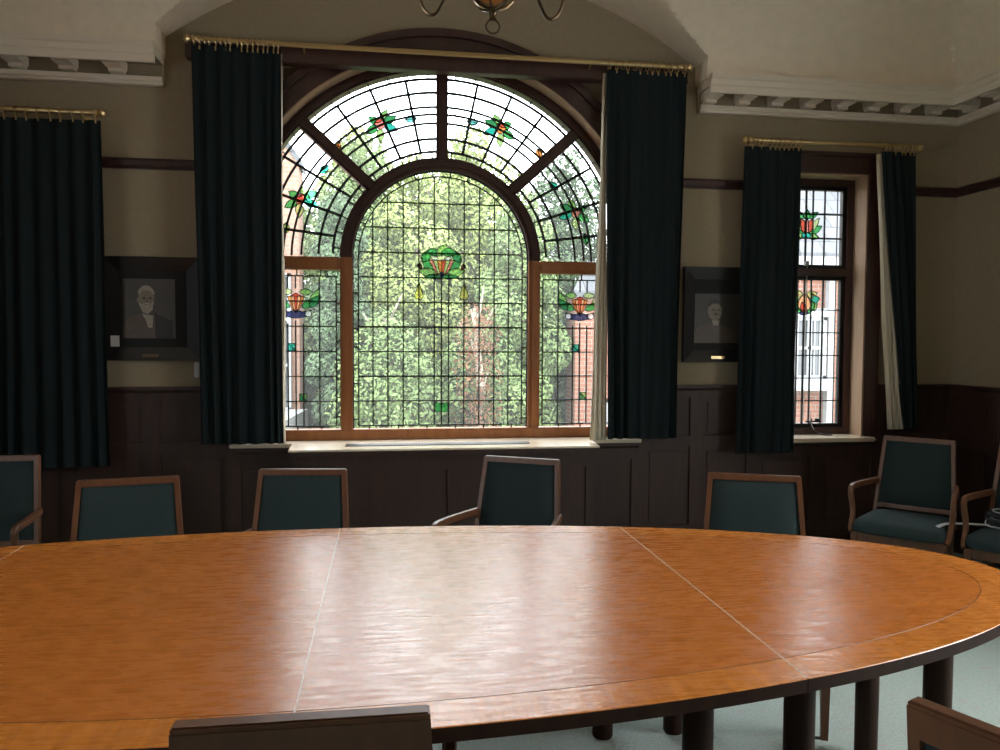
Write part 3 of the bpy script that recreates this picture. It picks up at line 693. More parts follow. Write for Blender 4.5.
# added side windows beside the camera, out of view, to brighten floor and table
def added_window(name, fn, u0, u1, z0, z1):
    root = tag(empty(name), kind='structure'); bm = bmesh.new()
    for a, b, c, d in ((u0, u0+.06, z0, z1), (u1-.06, u1, z0, z1), (u0, u1, z0, z0+.06), (u0, u1, z1-.06, z1), ((u0+u1)/2-.03, (u0+u1)/2+.03, z0, z1), (u0, u1, z1-.6, z1-.55)): fn(bm, a, b, c, d)
    o = obj('added_window_frame', bm, M['frame'], root); return root
added_window('added_window_3', lambda bm, a, b, c, d: box(bm, RIGHT_X+.14, RIGHT_X+.2, a, b, c, d), .6, 2.1, 1.0, 2.8)
added_window('added_window_4', lambda bm, a, b, c, d: box(bm, LEFT_X-.2, LEFT_X-.14, a, b, c, d), .25, 1.75, 1.3, 2.8)

# ================================================================== CURTAIN RODS AND CURTAINS
RY_ = 5.12
def rod(x0, x1, z, label, brackets):
    root = tag(empty('curtain_rod', ((x0+x1)/2, RY_, z)), label, 'curtain rod'); r = .016
    bm = bmesh.new(); tube(bm, [(x0+.09, RY_, z), (x1-.09, RY_, z)], r, 14); pobj('pole', bm, M['brass'], root, True)
    for s, x in ((-1, x0), (1, x1)):
        bm = bmesh.new(); prof = [(.010, 0), (.022, .006), (.030, .022), (.022, .038), (.013, .045), (.024, .052), (.024, .060), (.016, .066), (.020, .09)]
        lathe(bm, [(a, -s*b) for a, b in prof], 16, (x, RY_, z), 'X'); pobj('finial', bm, M['brass'], root, True)
    for x in brackets:
        bm = bmesh.new(); tube(bm, [(x, RY_, z-.01), (x, RY_+.05, z-.03), (x, FRONT_Y-.06, z-.035)], .008, 8); box(bm, x-.018, x+.018, FRONT_Y-.075, FRONT_Y-.06 if abs(x-.4) < 1.7 else FRONT_Y, z-.085, z+.0, .003)
        pobj('bracket', bm, M['brass'], root)
    return root
ROD1 = 3.41
r1 = rod(-1.245, 2.065, ROD1, 'long brass curtain rod across the arched window', (-.52, 1.35))
rod(2.43, 3.795, 2.945, 'brass curtain rod above the small right window', (2.62, 3.66))
rod(-3.07, -1.70, 2.93, 'brass curtain rod over the far left drawn curtains', (-2.9, -1.85))
# dark timber board behind the long rod
bm = bmesh.new(); box(bm, -1.25, 2.05, FRONT_Y-.13, FRONT_Y-.05, 3.315, 3.43, .006); box(bm, -1.25, 2.05, FRONT_Y-.14, FRONT_Y-.128, 3.315, 3.33, .003)
tag(obj('curtain_board', bm, M['mahog']), 'long dark timber board fixed behind the brass rod across the arch', 'board')

def curtain(label, x0, x1, xt0, xt1, z0, ztop, rodz, folds, rings, lining=None, seed=1, y=RY_, amp=.026, flare=0.0):
    rnd = random.Random(seed); root = tag(empty('curtain', ((x0+x1)/2, y, z0)), label, 'curtain')
    n = folds*12; ph = [rnd.uniform(.5, 1.6) for _ in range(folds+2)]; am = [rnd.uniform(.35, 1.15) for _ in range(folds+2)]
    cum = [0]
    for i in range(folds): cum.append(cum[-1]+ph[i])
    tot = cum[-1]; rows = 26
    def pt(u, v):     # u 0..1 across, v 0..1 from bottom
        # locate the fold
        t = u*tot; i = 0
        while i < folds-1 and t > cum[i+1]: i += 1
        f = (t-cum[i])/ph[i]
        a = amp*am[i]*(.55+.45*(1-v))*(1 if v < .96 else .7)
        yy = -a*math.sin(2*PI*f) + .010*math.sin(7*u+3*v)
        xa, xb = x0+(xt0-x0)*min(1, v*1.02), x1+(xt1-x1)*min(1, v*1.02)
        return (xa+(xb-xa)*u + .006*math.sin(5*v+u*9)*(1-v) + flare*u*(1-v)**2, y+yy, z0+(ztop-z0)*v)
    bm = bmesh.new(); Gd = []
    for off in (0, .006):
        Gd.append([[bm.verts.new((lambda p: (p[0], p[1]+off, p[2]))(pt(i/n, j/rows))) for i in range(n+1)] for j in range(rows+1)])
    for g in Gd:
        for j in range(rows):
            for i in range(n): bm.faces.new((g[j][i], g[j][i+1], g[j+1][i+1], g[j+1][i]))
    a, b = Gd
    for j in range(rows):
        for i in (0, n): bm.faces.new((a[j][i], a[j+1][i], b[j+1][i], b[j][i]))
    for i in range(n):
        for j in (0, rows): bm.faces.new((a[j][i], a[j][i+1], b[j][i+1], b[j][i]))
    pobj('cloth', bm, M['curtain'], root, True)
    bm = bmesh.new(); hz = .06; pts = []      # gathered heading tape
    for i in range(rings):
        t = (i+.5)/rings; xr = xt0+(xt1-xt0)*t + rnd.uniform(-.006, .006)
        rb = bmesh.new(); R = .028; tube(rb, [(xr + .004*math.sin(a*PI/8*2), y+R*math.cos(a*PI/8), rodz+.0-.010+R*math.sin(a*PI/8)) for a in range(16)], .0042, 6, True, up=V(1, 0, 0))
        box(rb, xr-.004, xr+.004, y-.004, y+.004, rodz-.062, rodz-.036)
        pobj('ring', rb, M['brass'], root, True)
    if lining:
        lx0, lx1, bx0, bx1, yb = lining   # top x range, bottom x range
        bm = bmesh.new(); k = 14; Q = []
        for j in range(21):
            v = j/20; row = []
            for i in range(k+1):
                u = i/k; xa = bx0+(lx0-bx0)*v**.9; xb = bx1+(lx1-bx1)*v**.9
                row.append(bm.verts.new((xa+(xb-xa)*u + .004*math.sin(11*v+4*u), y+yb+.014*math.sin(3.2*2*PI*u+2*v)+.02*u, z0-.012+(ztop-z0)*v)))
            Q.append(row)
        for j in range(20):
            for i in range(k): bm.faces.new((Q[j][i], Q[j][i+1], Q[j+1][i+1], Q[j+1][i]))
        lo = pobj('lining', bm, M['lining'], root, True, label='cream lining turned out at the edge')
        sm = lo.modifiers.new('solid', 'SOLIDIFY'); sm.thickness = .003
    return root
curtain('dark green curtain hanging left of the arched window', -1.17, -.665, -1.20, -.66, .88, 3.375, ROD1, 7, 17, (-.672, -.662, -.685, -.655, .035), 3)
curtain('dark green curtain with cream lining hanging right of the arched window', 1.495, 1.985, 1.46, 2.02, .88, 3.365, ROD1, 7, 13, (1.452, 1.48, 1.375, 1.505, .035), 5)
curtain('very wide dark green curtain drawn across the far left of the window wall', -3.05, -1.72, -3.03, -1.735, .75, 2.885, 2.93, 13, 20, None, 8, amp=.027)
curtain('dark green curtain left of the small window, beside the right-hand portrait', 2.42, 2.86, 2.45, 2.865, .765, 2.90, 2.945, 6, 12, None, 11)
curtain('narrow dark green curtain with pale lining, right of the small window', 3.71, 3.83, 3.485, 3.74, .93, 2.905, 2.945, 4, 9, (3.47, 3.50, 3.60, 3.75, .03), 13)

# ================================================================== PORTRAITS
def portrait(label, x0, x1, z0, z1, faint=False, tagcard=False):
    root = tag(empty('framed_portrait', ((x0+x1)/2, FRONT_Y, z0)), label, 'picture'); y = FRONT_Y
    bm = bmesh.new(); b = .085
    def sl(ax, az, bx, bz, cx, cz, dx, dz):   # mitred bar with sloping face
        hexa(bm, [(ax, y, az), (bx, y, bz), (cx, y, cz), (dx, y, dz), (ax, y-.045, az), (bx, y-.045, bz), (cx, y-.02, cz), (dx, y-.02, dz)])
    sl(x0, z0, x1, z0, x1-b, z0+b, x0+b, z0+b); sl(x1, z0, x1, z1, x1-b, z1-b, x1-b, z0+b); sl(x1, z1, x0, z1, x0+b, z1-b, x1-b, z1-b); sl(x0, z1, x0, z0, x0+b, z0+b, x0+b, z1-b)
    pobj('frame', bm, M['picframe'], root)
    bm = bmesh.new(); box(bm, x0+b-.005, x1-b+.005, y-.018, y-.006, z0+b-.005, z1-b+.005); pobj('mount', bm, M['mount'], root)
    W, H = x1-x0, z1-z0
    if not faint: a0, a1, c0, c1 = x0+.205*W, x0+.74*W, z0+.215*H, z0+.79*H
    else: a0, a1, c0, c1 = x0+.15*W, x0+.80*W, z0+.20*H, z0+.72*H
    w_, h = a1-a0, c1-c0
    bm = bmesh.new(); box(bm, a0, a1, y-.020, y-.018, c0, c1); ph = pobj('photograph', bm, M['photo'], root, label='sepia photograph of a person')
    k = [0]
    def flat(name, pts, mat):
        k[0] += 1; bm = bmesh.new(); prism(bm, [(a0+u*w_, c0+v*h) for u, v in pts], y-.0202-.0006*k[0], y-.0196-.0006*k[0]); obj(name, bm, mat, ph)
    def ell(cx, cy, rx, ry, a=0, b_=2*PI, n=22): return [(cx+rx*math.cos(a+(b_-a)*i/n), cy+ry*math.sin(a+(b_-a)*i/n)) for i in range(n)]
    cx = .45
    flat('coat', [(0, 0), (.92, 0), (.88, .22), (.66, .36), (.5, .40), (.36, .42), (.10, .34), (0, .22)], M['suit'])
    if not faint:
        flat('shadow', [(.62, 0), (.95, 0), (.95, .30), (.66, .40), (.60, .45)], M['ink'])
        flat('collar', [(.36, .42), (.58, .38), (.56, .18), (.48, .18), (.44, .30)], M['beard'])
    flat('head', ell(cx, .66, .155, .20), M['skin'])
    flat('hair', ell(cx, .72, .165, .17, .1, PI-.1) + [(cx-.13, .74), (cx-.05, .80), (cx+.08, .80), (cx+.13, .74)], M['beard'] if not faint else M['ink'])
    if not faint:
        flat('beard', [(cx-.15, .60), (cx-.08, .58), (cx, .56), (cx+.09, .58), (cx+.14, .62), (cx+.12, .48), (cx+.03, .41), (cx-.07, .44)], M['beard'])
    flat('collar' if faint else 'ear', ell(cx-.16, .645, .02, .035) if not faint else [(.38, .46), (.55, .46), (.52, .36), (.42, .36)], M['beard'] if faint else M['skin'])
    for s in (-1, 1): flat('eye', ell(cx+.02+s*.06, .675, .032, .014), M['ink'])
    flat('nose', [(cx+.02, .67), (cx+.045, .61), (cx+.0, .61)], M['suit']); flat('moustache', [(cx-.06, .585), (cx+.02, .605), (cx+.10, .585), (cx+.02, .57)], M['beard'] if not faint else M['ink'])
    bm = bmesh.new(); box(bm, (x0+x1)/2-.055 if not faint else (x0+x1)/2-.06, (x0+x1)/2+.04, y-.043, y-.036, z0+.022, z0+.042); pobj('nameplate', bm, M['darkbrass'] if not faint else M['brass'], root, label='small brass nameplate')
    if tagcard:
        bm = bmesh.new(); box(bm, x0+.055, x0+.105, y-.045, y-.036, z0+.09, z0+.16); pobj('card_tag', bm, M['paper'], root, label='small white card')
    return root
portrait('black framed portrait of a bearded man with a white card tucked in', -1.80, -1.20, 1.41, 2.075, False, True)
portrait('black framed faint portrait with brass nameplate, beside the small window curtain', 2.085, 2.62, 1.405, 2.08, True)
bm = bmesh.new(); box(bm, -1.245, -1.215, FRONT_Y-.02, FRONT_Y, 1.30, 1.40, .004); box(bm, -1.236, -1.222, FRONT_Y-.026, FRONT_Y-.02, 1.34, 1.365)
tag(obj('wall_switch', bm, M['paper']), 'small pale switch on the wall beside the left curtain', 'switch')

# ================================================================== CHAIRS
def quadpoly(bm, a, b, c, d, t0, t1): pass
def make_chair():
    root = empty('armchair', (0, 0, 0))
    zt, zb = .93, .47; yt, yb = .315, .215; wt, wb = .205, .235
    fw = .022
    def bx(z): t = (z-zb)/(zt-zb); return wb+(wt-wb)*t, yb+(yt-yb)*t
    bm = bmesh.new()
    for s in (-1, 1):       # stiles of the back, running down to the seat rail
        path = [(s*(bx(z)[0]-fw/2), bx(z)[1], z) for z in (.40, .55, .75, zt)]
        frame_sweep(bm, path, rect(fw, .034), up=V(0, 1, .2))
    def rail(z, h):
        w_, y = bx(z); c = (yt-yb)/(zt-zb)
        P = []
        for zz in (z-h/2, z+h/2):
            y_ = bx(zz)[1]; w2 = bx(zz)[0]
            P += [(-w2, y_-.017, zz), (w2, y_-.017, zz), (w2, y_+.017, zz), (-w2, y_+.017, zz)]
        t = bmesh.new(); hexa(t, P); bmesh.ops.bevel(t, geom=t.edges[:], offset=.004, segments=2, affect='EDGES'); merge(bm, t)
    rail(zt-.006, .028); rail(.50, .026)
    t = bmesh.new(); P = []      # deeper back face of the top rail, seen from behind
    for zz in (zt-.062, zt):
        w2, y_ = bx(zz); P += [(-w2, y_+.008, zz), (w2, y_+.008, zz), (w2, y_+.019, zz), (-w2, y_+.019, zz)]
    hexa(t, P); bmesh.ops.bevel(t, geom=t.edges[:], offset=.004, segments=2, affect='EDGES'); merge(bm, t)
    obj('back_frame', bm, M['oak'], root)
    # padded back panel
    bm = bmesh.new(); nx, nz = 10, 10
    def panel(side):
        R = []
        for j in range(nz+1):
            v = j/nz; z = .512+v*(zt-.021-.512); w_, y = bx(z); w_ -= fw+.001; row = []
            for i in range(nx+1):
                u = i/nx*2-1; pf = (1-abs(u)**6)*(1-abs(2*v-1)**6)
                row.append(bm.verts.new((u*w_, y+(-(.008+.016*pf**.6) if side < 0 else .007+.004*pf), z)))
            R.append(row)
        for j in range(nz):
            for i in range(nx): bm.faces.new((R[j][i], R[j][i+1], R[j+1][i+1], R[j+1][i]))
        return R
    A, B = panel(-1), panel(1)
    for j in range(nz):
        for i in (0, nx): bm.faces.new((A[j][i], A[j+1][i], B[j+1][i], B[j][i]))
    for i in range(nx):
        for j in (0, nz): bm.faces.new((A[j][i], A[j][i+1], B[j][i+1], B[j][i]))
    obj('back_pad', bm, M['green'], root, True)
    # seat cushion
    bm = bmesh.new(); n = 16; S_ = []
    def outline(k):
        pts = []
        for i in range(4*n):
            a = 2*PI*i/(4*n); c, s = math.cos(a), math.sin(a); e = .28
            x = math.copysign(abs(c)**e, c); y = math.copysign(abs(s)**e, s)
            half = .262 - .035*(y+1)/2
            pts.append((x*half*k, -.02+y*.255*k - (.02*(1-x*x) if y < 0 else 0)*k))
        return pts
    levels = [(.965, .405), (1.0, .415), (1.005, .44), (.985, .460), (.93, .472), (.80, .480), (.5, .487), (.2, .489)]
    rings = [[bm.verts.new((x, y, z)) for x, y in outline(k)] for k, z in levels]
    for a, b in zip(rings, rings[1:]):
        m_ = len(a)
        for j in range(m_): bm.faces.new((a[j], a[(j+1) % m_], b[(j+1) % m_], b[j]))
    bm.faces.new(rings[0][::-1]); bm.faces.new(rings[-1])
    obj('seat', bm, M['green'], root, True)
    bm = bmesh.new()
    box(bm, -.235, .235, -.25, -.225, .345, .404, .003); box(bm, -.20, .20, .18, .205, .345, .404, .003)
    for s in (-1, 1): hexa(bm, [(s*.225, -.25, .345), (s*.245, -.25, .345), (s*.215, .20, .345), (s*.195, .20, .345), (s*.225, -.25, .404), (s*.245, -.25, .404), (s*.215, .20, .404), (s*.195, .20, .404)])
    obj('seat_rail', bm, M['oak'], root)
    for s in (-1, 1):
        bm = bmesh.new(); frame_sweep(bm, [(s*.235, -.24, 0), (s*.235, -.24, .2), (s*.235, -.24, .40)], rect(.036, .036), up=V(0, 1, 0), scales=[.75, .9, 1]); obj('leg', bm, M['oak'], root)
        bm = bmesh.new(); frame_sweep(bm, [(s*.205, .29, 0), (s*.21, .225, .2), (s*.213, .20, .40)], rect(.032, .036), up=V(0, 1, 0), scales=[.75, .9, 1]); obj('leg', bm, M['oak'], root)
        # arm: from the stile forward, rounded corner, support curving in then out to the seat rail
        bm = bmesh.new()
        path = catmull([(s*.222, .258, .652), (s*.245, .12, .656), (s*.268, -.04, .660), (s*.276, -.150, .660), (s*.277, -.182, .645), (s*.275, -.178, .60), (s*.270, -.160, .54), (s*.266, -.170, .485), (s*.262, -.225, .425), (s*.255, -.245, .40)], 5)
        frame_sweep(bm, path, [(-.017, -.010), (-.010, -.014), (.010, -.014), (.017, -.010), (.017, .010), (.010, .014), (-.010, .014), (-.017, .010)], up=V(1, 0, 0))
        obj('arm', bm, M['oak'], root, True)
    return root
proto = make_chair(); first = True
def chair(x, y, rot, label, group=None, sc_=1.0):
    global first
    o = proto if first else tree_copy(proto)
    first = False; o.location = (x, y, 0); o.rotation_euler = (0, 0, math.radians(rot)); o.scale = (sc_, sc_, sc_)
    tag(o, label, 'chair', group); return o
GR = 'green upholstered oak armchairs round the oval table'
chair(-1.06, 3.27, 11.5, 'green oak-framed armchair at far left of the table, under the bearded portrait', GR)
chair(-.43, 3.43, -6.6, 'green oak-framed armchair behind the table, below the left end of the window board', GR)
chair(.55, 3.70, -28, 'green armchair turned aside behind the table, its arm showing, below the arched window', GR)
chair(1.56, 3.06, -22, 'green oak-framed armchair behind the table, below the right-hand portrait', GR)
chair(-.135, 1.585, 180, 'armchair with its dark back to the viewer at the near edge of the table', GR)
c6 = chair(1.27, 1.145, 115, 'armchair cut by the near right corner, brown top rail and green back', GR)
GW = 'green upholstered oak armchairs against the right wall'
chair(3.15, 4.30, -47, 'teal armchair standing whole in the right corner beside the small window', GW)
chair(3.56, 3.84, -52, 'armchair at right picture edge with cable and strap on its seat', GW)
chair(-2.00, 4.03, 2, 'dim armchair at the far left picture edge in front of the wide curtain', 'green armchairs by the left wall')

# ================================================================== TABLE
TX, TY, TA, TB = -.2, 2.445, 2.34, .882
table = tag(empty('conference_table', (TX, TY, 0)), 'long oval polished oak conference table with banded edge and dark round legs', 'table')
edges = [TX-TA, -1.387, -.198, .991, TX+TA]
def tband(bm, o_a, o_b, i_a, i_b, t_rng, z0, z1, n=40):
    """strip between two concentric ellipses; t_rng gives (outer t0,t1),(inner t0,t1)"""
    (o0, o1), (i0, i1) = t_rng; R = []
    for k in range(n+1):
        f = k/n; to = o0+(o1-o0)*f; ti = i0+(i1-i0)*f
        a = (TX+o_a*math.cos(to), TY+o_b*math.sin(to)); b = (TX+i_a*math.cos(ti), TY+i_b*math.sin(ti))
        R.append([bm.verts.new((a[0], a[1], z0)), bm.verts.new((a[0], a[1], z1-.002)), bm.verts.new((a[0]-.002*math.cos(to), a[1]-.002*math.sin(to), z1)), bm.verts.new((b[0], b[1], z1)), bm.verts.new((b[0], b[1], z0))])
    for r0, r1 in zip(R, R[1:]):
        for j in range(5): bm.faces.new((r0[j], r0[(j+1) % 5], r1[(j+1) % 5], r1[j]))
    bm.faces.new(R[0]); bm.faces.new(R[-1][::-1])
def ac(x, a): return math.acos(max(-1, min(1, (x-TX)/a)))
IA, IB, LW = TA-.145, TB-.118, .0030
for q in range(4):
    x0, x1 = edges[q]+(.0012 if q else 0), edges[q+1]-(.0012 if q < 3 else 0)
    sec = tag(empty('table_section', ((x0+x1)/2, TY, .75))); sec.parent = table; sec.matrix_parent_inverse = Matrix.Translation(-table.location)
    def so(name, bm, mat):
        o = obj(name, bm, mat, sec); o.matrix_parent_inverse = Matrix.Translation(-Vector(sec.location)); return o
    # field panel
    bm = bmesh.new(); N = 48; top = []; f0, f1 = max(x0, TX-IA+.001), min(x1, TX+IA-.001)
    for k in range(N+1):
        # cosine spacing towards curved ends
        f = k/N
        if q == 0: x = f1-(f1-f0)*math.cos(f*PI/2) if False else f0+(f1-f0)*(1-math.cos(f*PI/2))
        elif q == 3: x = f0+(f1-f0)*math.sin(f*PI/2)
        else: x = f0+(f1-f0)*f
        h = (IB-LW)*math.sqrt(max(0, 1-((x-TX)/(IA-LW))**2)) if abs(x-TX) < IA-LW else .0005
        top.append((x, h))
    R = [[bm.verts.new((x, TY-h, .718)), bm.verts.new((x, TY-h, .75)), bm.verts.new((x, TY+h, .75)), bm.verts.new((x, TY+h, .718))] for x, h in top]
    for r0, r1 in zip(R, R[1:]):
        for j in range(4): bm.faces.new((r0[j], r0[(j+1) % 4], r1[(j+1) % 4], r1[j]))
    bm.faces.new(R[0]); bm.faces.new(R[-1][::-1]); so('field_panel', bm, M['table'])
    def bands(bm, oa, ob, ia, ib, z0, z1):
        if q == 3: tband(bm, oa, ob, ia, ib, ((-ac(x0, oa), ac(x0, oa)), (-ac(x0, ia), ac(x0, ia))), z0, z1, 96)
        elif q == 0: tband(bm, oa, ob, ia, ib, ((ac(x1, oa), 2*PI-ac(x1, oa)), (ac(x1, ia), 2*PI-ac(x1, ia))), z0, z1, 96)
        else:
            tband(bm, oa, ob, ia, ib, ((sd*ac(x1, oa), sd*ac(x0, oa)), (sd*ac(x1, ia), sd*ac(x0, ia))), z0, z1, 40)
    for sd in ((1, -1) if q in (1, 2) else (1,)):
        bm = bmesh.new(); bands(bm, TA, TB, IA, IB, .716, .75); eb = so('edge_band', bm, [M['band'], M['tleg']])
        for p in eb.data.polygons:
            if abs(p.normal.z) < .5 or p.normal.z < -.5: p.material_index = 1
        bm = bmesh.new(); bands(bm, IA, IB, IA-LW, IB-LW, .73, .7497); so('inlay_line', bm, M['line'])
    bm = bmesh.new()     # apron rails under the top
    u0, u1 = (x0 if q else TX-TA+.34)+.04, (x1 if q < 3 else TX+TA-.34)-.04
    for yy in (TY-.48, TY+.48) if q in (1, 2) else (TY-.30, TY+.30): box(bm, u0, u1, yy-.012, yy+.012, .64, .716)
    so('apron', bm, M['tleg'])
for xj in edges[1:4]:  # pale strips painted as the glint of window light along each seam
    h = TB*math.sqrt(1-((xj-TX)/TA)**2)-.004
    bm = bmesh.new(); box(bm, xj-.0022, xj+.0022, TY-h, TY+h, .735, .7503); pobj('seam_glint', bm, M['glint'], table)
legs = []
for xs_ in (-1.387, -.198, .991):
    for dx in (-.155, .135): legs += [(xs_+dx-.015, 1.93), (xs_+dx, 2.89)]
legs += [(1.69, 2.14), (1.765, 2.60), (TX*2-1.705, 2.14), (TX*2-1.705, 2.66)]
for x, y in legs:
    bm = bmesh.new(); lathe(bm, [(.036, .0), (.040, .006), (.040, .02), (.041, .3), (.041, .70), (.046, .705), (.046, .716)], 24, (x, y, 0)); pobj('leg', bm, M['tleg'], table, True)

# ================================================================== CHANDELIER
CX, CY, CZ = .325, 2.42, 2.50
ch = tag(empty('chandelier', (CX, CY, CZ)), 'brass and amber glass chandelier hanging above the table, ring at its bottom', 'chandelier')
bm = bmesh.new(); tube(bm, [(CX+.021*math.cos(2*PI*i/20), CY, CZ+.020+.021*math.sin(2*PI*i/20)) for i in range(20)], .003, 8, True, up=V(0, 1, 0)); pobj('pull_ring', bm, M['darkbrass'], ch, True)
bm = bmesh.new(); lathe(bm, [(.004, .038), (.012, .042), (.009, .052), (.013, .060), (.010, .068), (.016, .076)], 16, (CX, CY, CZ)); pobj('knob', bm, M['darkbrass'], ch, True)
bm = bmesh.new(); lathe(bm, [(.012, .074), (.040, .082), (.060, .098), (.066, .115), (.060, .116), (.03, .116)], 28, (CX, CY, CZ)); pobj('bowl_rim', bm, M['brass'], ch, True)
bm = bmesh.new(); lathe(bm, [(.02, .112), (.056, .113), (.060, .15), (.045, .19), (.02, .205)], 28, (CX, CY, CZ)); pobj('amber_bowl', bm, M['amber'], ch, True, label='amber glass bowl')
bm = bmesh.new()
for k in range(6):
    a = k*PI/3+.2; tube(bm, [(CX+math.cos(a)*r, CY+math.sin(a)*r, CZ+z) for r, z in ((.014, .07), (.045, .082), (.066, .105), (.066, .15), (.04, .2))], .004, 6)
pobj('bowl_straps', bm, M['darkbrass'], ch, True)
bm = bmesh.new(); lathe(bm, [(.02, .2), (.035, .22), (.02, .25), (.012, .3), (.03, .36), (.012, .42), (.010, 1.5), (.06, 1.56), (.06, 1.62)], 16, (CX, CY, CZ)); pobj('stem', bm, M['darkbrass'], ch, True)
for k, a in enumerate((160, 12, -98)):
    a = math.radians(a); bm = bmesh.new(); c, s = math.cos(a), math.sin(a)
    tube(bm, catmull([(CX+c*r, CY+s*r, CZ+z) for r, z in ((.03, .30), (.08, .31), (.125, .22), (.15, .130), (.185, .072), (.225, .095), (.25, .19), (.255, .25))], 6), .0055, 8)
    arm = pobj('arm', bm, M['darkbrass'], ch, True)
    bm = bmesh.new(); lathe(bm, [(.012, .245), (.03, .255), (.032, .262), (.014, .27), (.014, .34), (.010, .345)], 14, (CX+c*.255, CY+s*.255, CZ)); o = obj('candle_cup', bm, M['brass'], arm, True); o.matrix_parent_inverse = Matrix.Translation(-ch.location) if False else Matrix()

# ================================================================== CABLE AND STRAP ON THE RIGHT-HAND CHAIR
bm = bmesh.new(); rnd = random.Random(4); hub = V(3.56, 3.98, .50)
for k in range(6):
    R = rnd.uniform(.075, .115); ox, oy = rnd.uniform(-.02, .02), rnd.uniform(-.02, .02); ti = rnd.uniform(-.25, .25)
    tube(bm, [hub+V(ox+R*math.cos(2*PI*i/28), oy+R*.8*math.sin(2*PI*i/28), .006+k*.013+ti*R*.25*math.cos(2*PI*i/28+k)) for i in range(28)], .008, 8, True)
tag(obj('cable_coil', bm, M['cable'], None, True), 'coiled black cable lying on the seat of the right-hand chair', 'cable')
bm = bmesh.new()
tube(bm, catmull([hub+V(-.02, -.06, .01), hub+V(-.10, -.10, .002), hub+V(-.15, -.03, .002), hub+V(-.10, .05, .01), hub+V(-.04, .08, .03)], 8), .0045, 6)
for k in range(2): tube(bm, [hub+V(.085*math.cos(2*PI*i/28), .07*math.sin(2*PI*i/28), .03+k*.045) for i in range(28)], .004, 6, True)
tag(obj('white_cord', bm, M['white'], None, True), 'thin white cord looped over the black cable coil', 'cord')
bm = bmesh.new(); frame_sweep(bm, catmull([hub+V(-.12, .0, .0), hub+V(-.27, .055, .0), hub+V(-.36, .07, -.008), hub+V(-.46, .06, -.05)], 5), [(-.016, -.002), (.016, -.002), (.016, .002), (-.016, .002)]); tag(obj('strap', bm, M['grey']), 'flat pale grey strap end hanging over the front of the right-hand chair seat', 'strap')

# ================================================================== OUTSIDE
bm = bmesh.new(); box(bm, -30, 40, 5.9, 60, -.75, -.6); struct('ground', bm, M['lawn'])
def bwin(root, bm_wall, x0, x1, z0, z1, y, nx=2, nz=2):
    bm = bmesh.new(); t = .06
    for a, b, c, d in ((x0, x0+t, z0, z1), (x1-t, x1, z0, z1), (x0, x1, z0, z0+t), (x0, x1, z1-t, z1)): box(bm, a, b, y-.06, y+.02, c, d)
    for i in range(1, nx): x = x0+(x1-x0)*i/nx; box(bm, x-.035, x+.035, y-.05, y+.02, z0, z1)
    for i in range(1, nz): z = z0+(z1-z0)*i/nz; box(bm, x0, x1, y-.05, y+.02, z-.025, z+.025)
    nn = nx*3
    for i in range(1, nn): x = x0+(x1-x0)*i/nn; box(bm, x-.010, x+.010, y-.03, y+.02, z0, z1)
    fr = pobj('window', bm, M['outwhite'], root)
    bm = bmesh.new(); box(bm, x0+.02, x1-.02, y-.01, y+.015, z0+.02, z1-.02); obj('pane', bm, M['winglass'], fr); return fr
# brick house on the left, gable towards us
bl = tag(empty('brick_house', (-5, 14, -.6)), 'salmon brick gabled house seen at the left edge of the arched window', 'building')
bm = bmesh.new(); prism(bm, [(-8.5, -.6), (-1.52, -.6), (-1.52, 4.7), (-5, 9.2), (-8.5, 4.7)], 14, 14.7); pobj('brick_wall', bm, M['brick2'], bl)
bm = bmesh.new()
for s in (-1, 1): x1_, = (-5+s*3.52,); hexa(bm, [(-5, 13.8, 9.25), (x1_, 13.98, 4.55), (x1_, 14.8, 4.55), (-5, 14.8, 9.25), (-5, 13.98, 9.4), (x1_, 13.98, 4.7), (x1_, 14.8, 4.7), (-5, 14.8, 9.4)])
pobj('roof', bm, M['slate'], bl)
bwin(bl, None, -2.5, -1.66, .3, 2.7, 13.98, 2, 3); bwin(bl, None, -4.6, -3.6, .3, 2.7, 13.98, 2, 3)
bm = bmesh.new(); hexa(bm, [(-2.2, 9.3, -.6), (-1.9, 9.3, -.6), (-1.35, 13.6, -.6), (-1.65, 13.6, -.6), (-2.2, 9.3, .22), (-1.9, 9.3, .22), (-1.35, 13.6, .36), (-1.65, 13.6, .36)])
tag(obj('garden_wall', bm, M['paving']), 'low pale garden wall running back beside the left brick house', 'wall')
# brick building on the right with a slate roof and a white bay
br_ = tag(empty('brick_building', (7, 13, -.6)), 'orange brick building with slate roof and white bay window seen through the right panes', 'building')
bm = bmesh.new(); box(bm, 3.20, 4.6, 13, 13.7, -.6, 2.35); box(bm, 4.6, 13, 12.6, 15.6, -.6, 3.0); pobj('brick_wall', bm, M['brick'], br_)
bm = bmesh.new(); hexa(bm, [(4.5, 12.4, 2.95), (13.1, 12.4, 2.95), (13.1, 15.5, 5.9), (4.5, 15.5, 5.9), (4.5, 12.4, 3.08), (13.1, 12.4, 3.08), (13.1, 15.5, 6.05), (4.5, 15.5, 6.05)])
hexa(bm, [(3.12, 12.9, 2.3), (4.6, 12.9, 2.3), (4.6, 13.8, 2.9), (3.6, 13.8, 2.9), (3.12, 12.9, 2.38), (4.6, 12.9, 2.38), (4.6, 13.8, 3.0), (3.6, 13.8, 3.0)])
pobj('roof', bm, M['slate'], br_)
bm = bmesh.new(); box(bm, 4.5, 13.1, 12.28, 12.42, 2.86, 3.0); box(bm, 7.55, 7.66, 12.45, 12.58, -.6, 2.9); pobj('gutter', bm, M['outwhite'], br_, label='white gutter and downpipe')
bm = bmesh.new(); box(bm, 6.2, 7.45, 12.3, 12.62, .72, .92); box(bm, 6.2, 7.45, 12.3, 12.62, 1.98, 2.12); pobj('bay_surround', bm, M['outwhite'], br_)
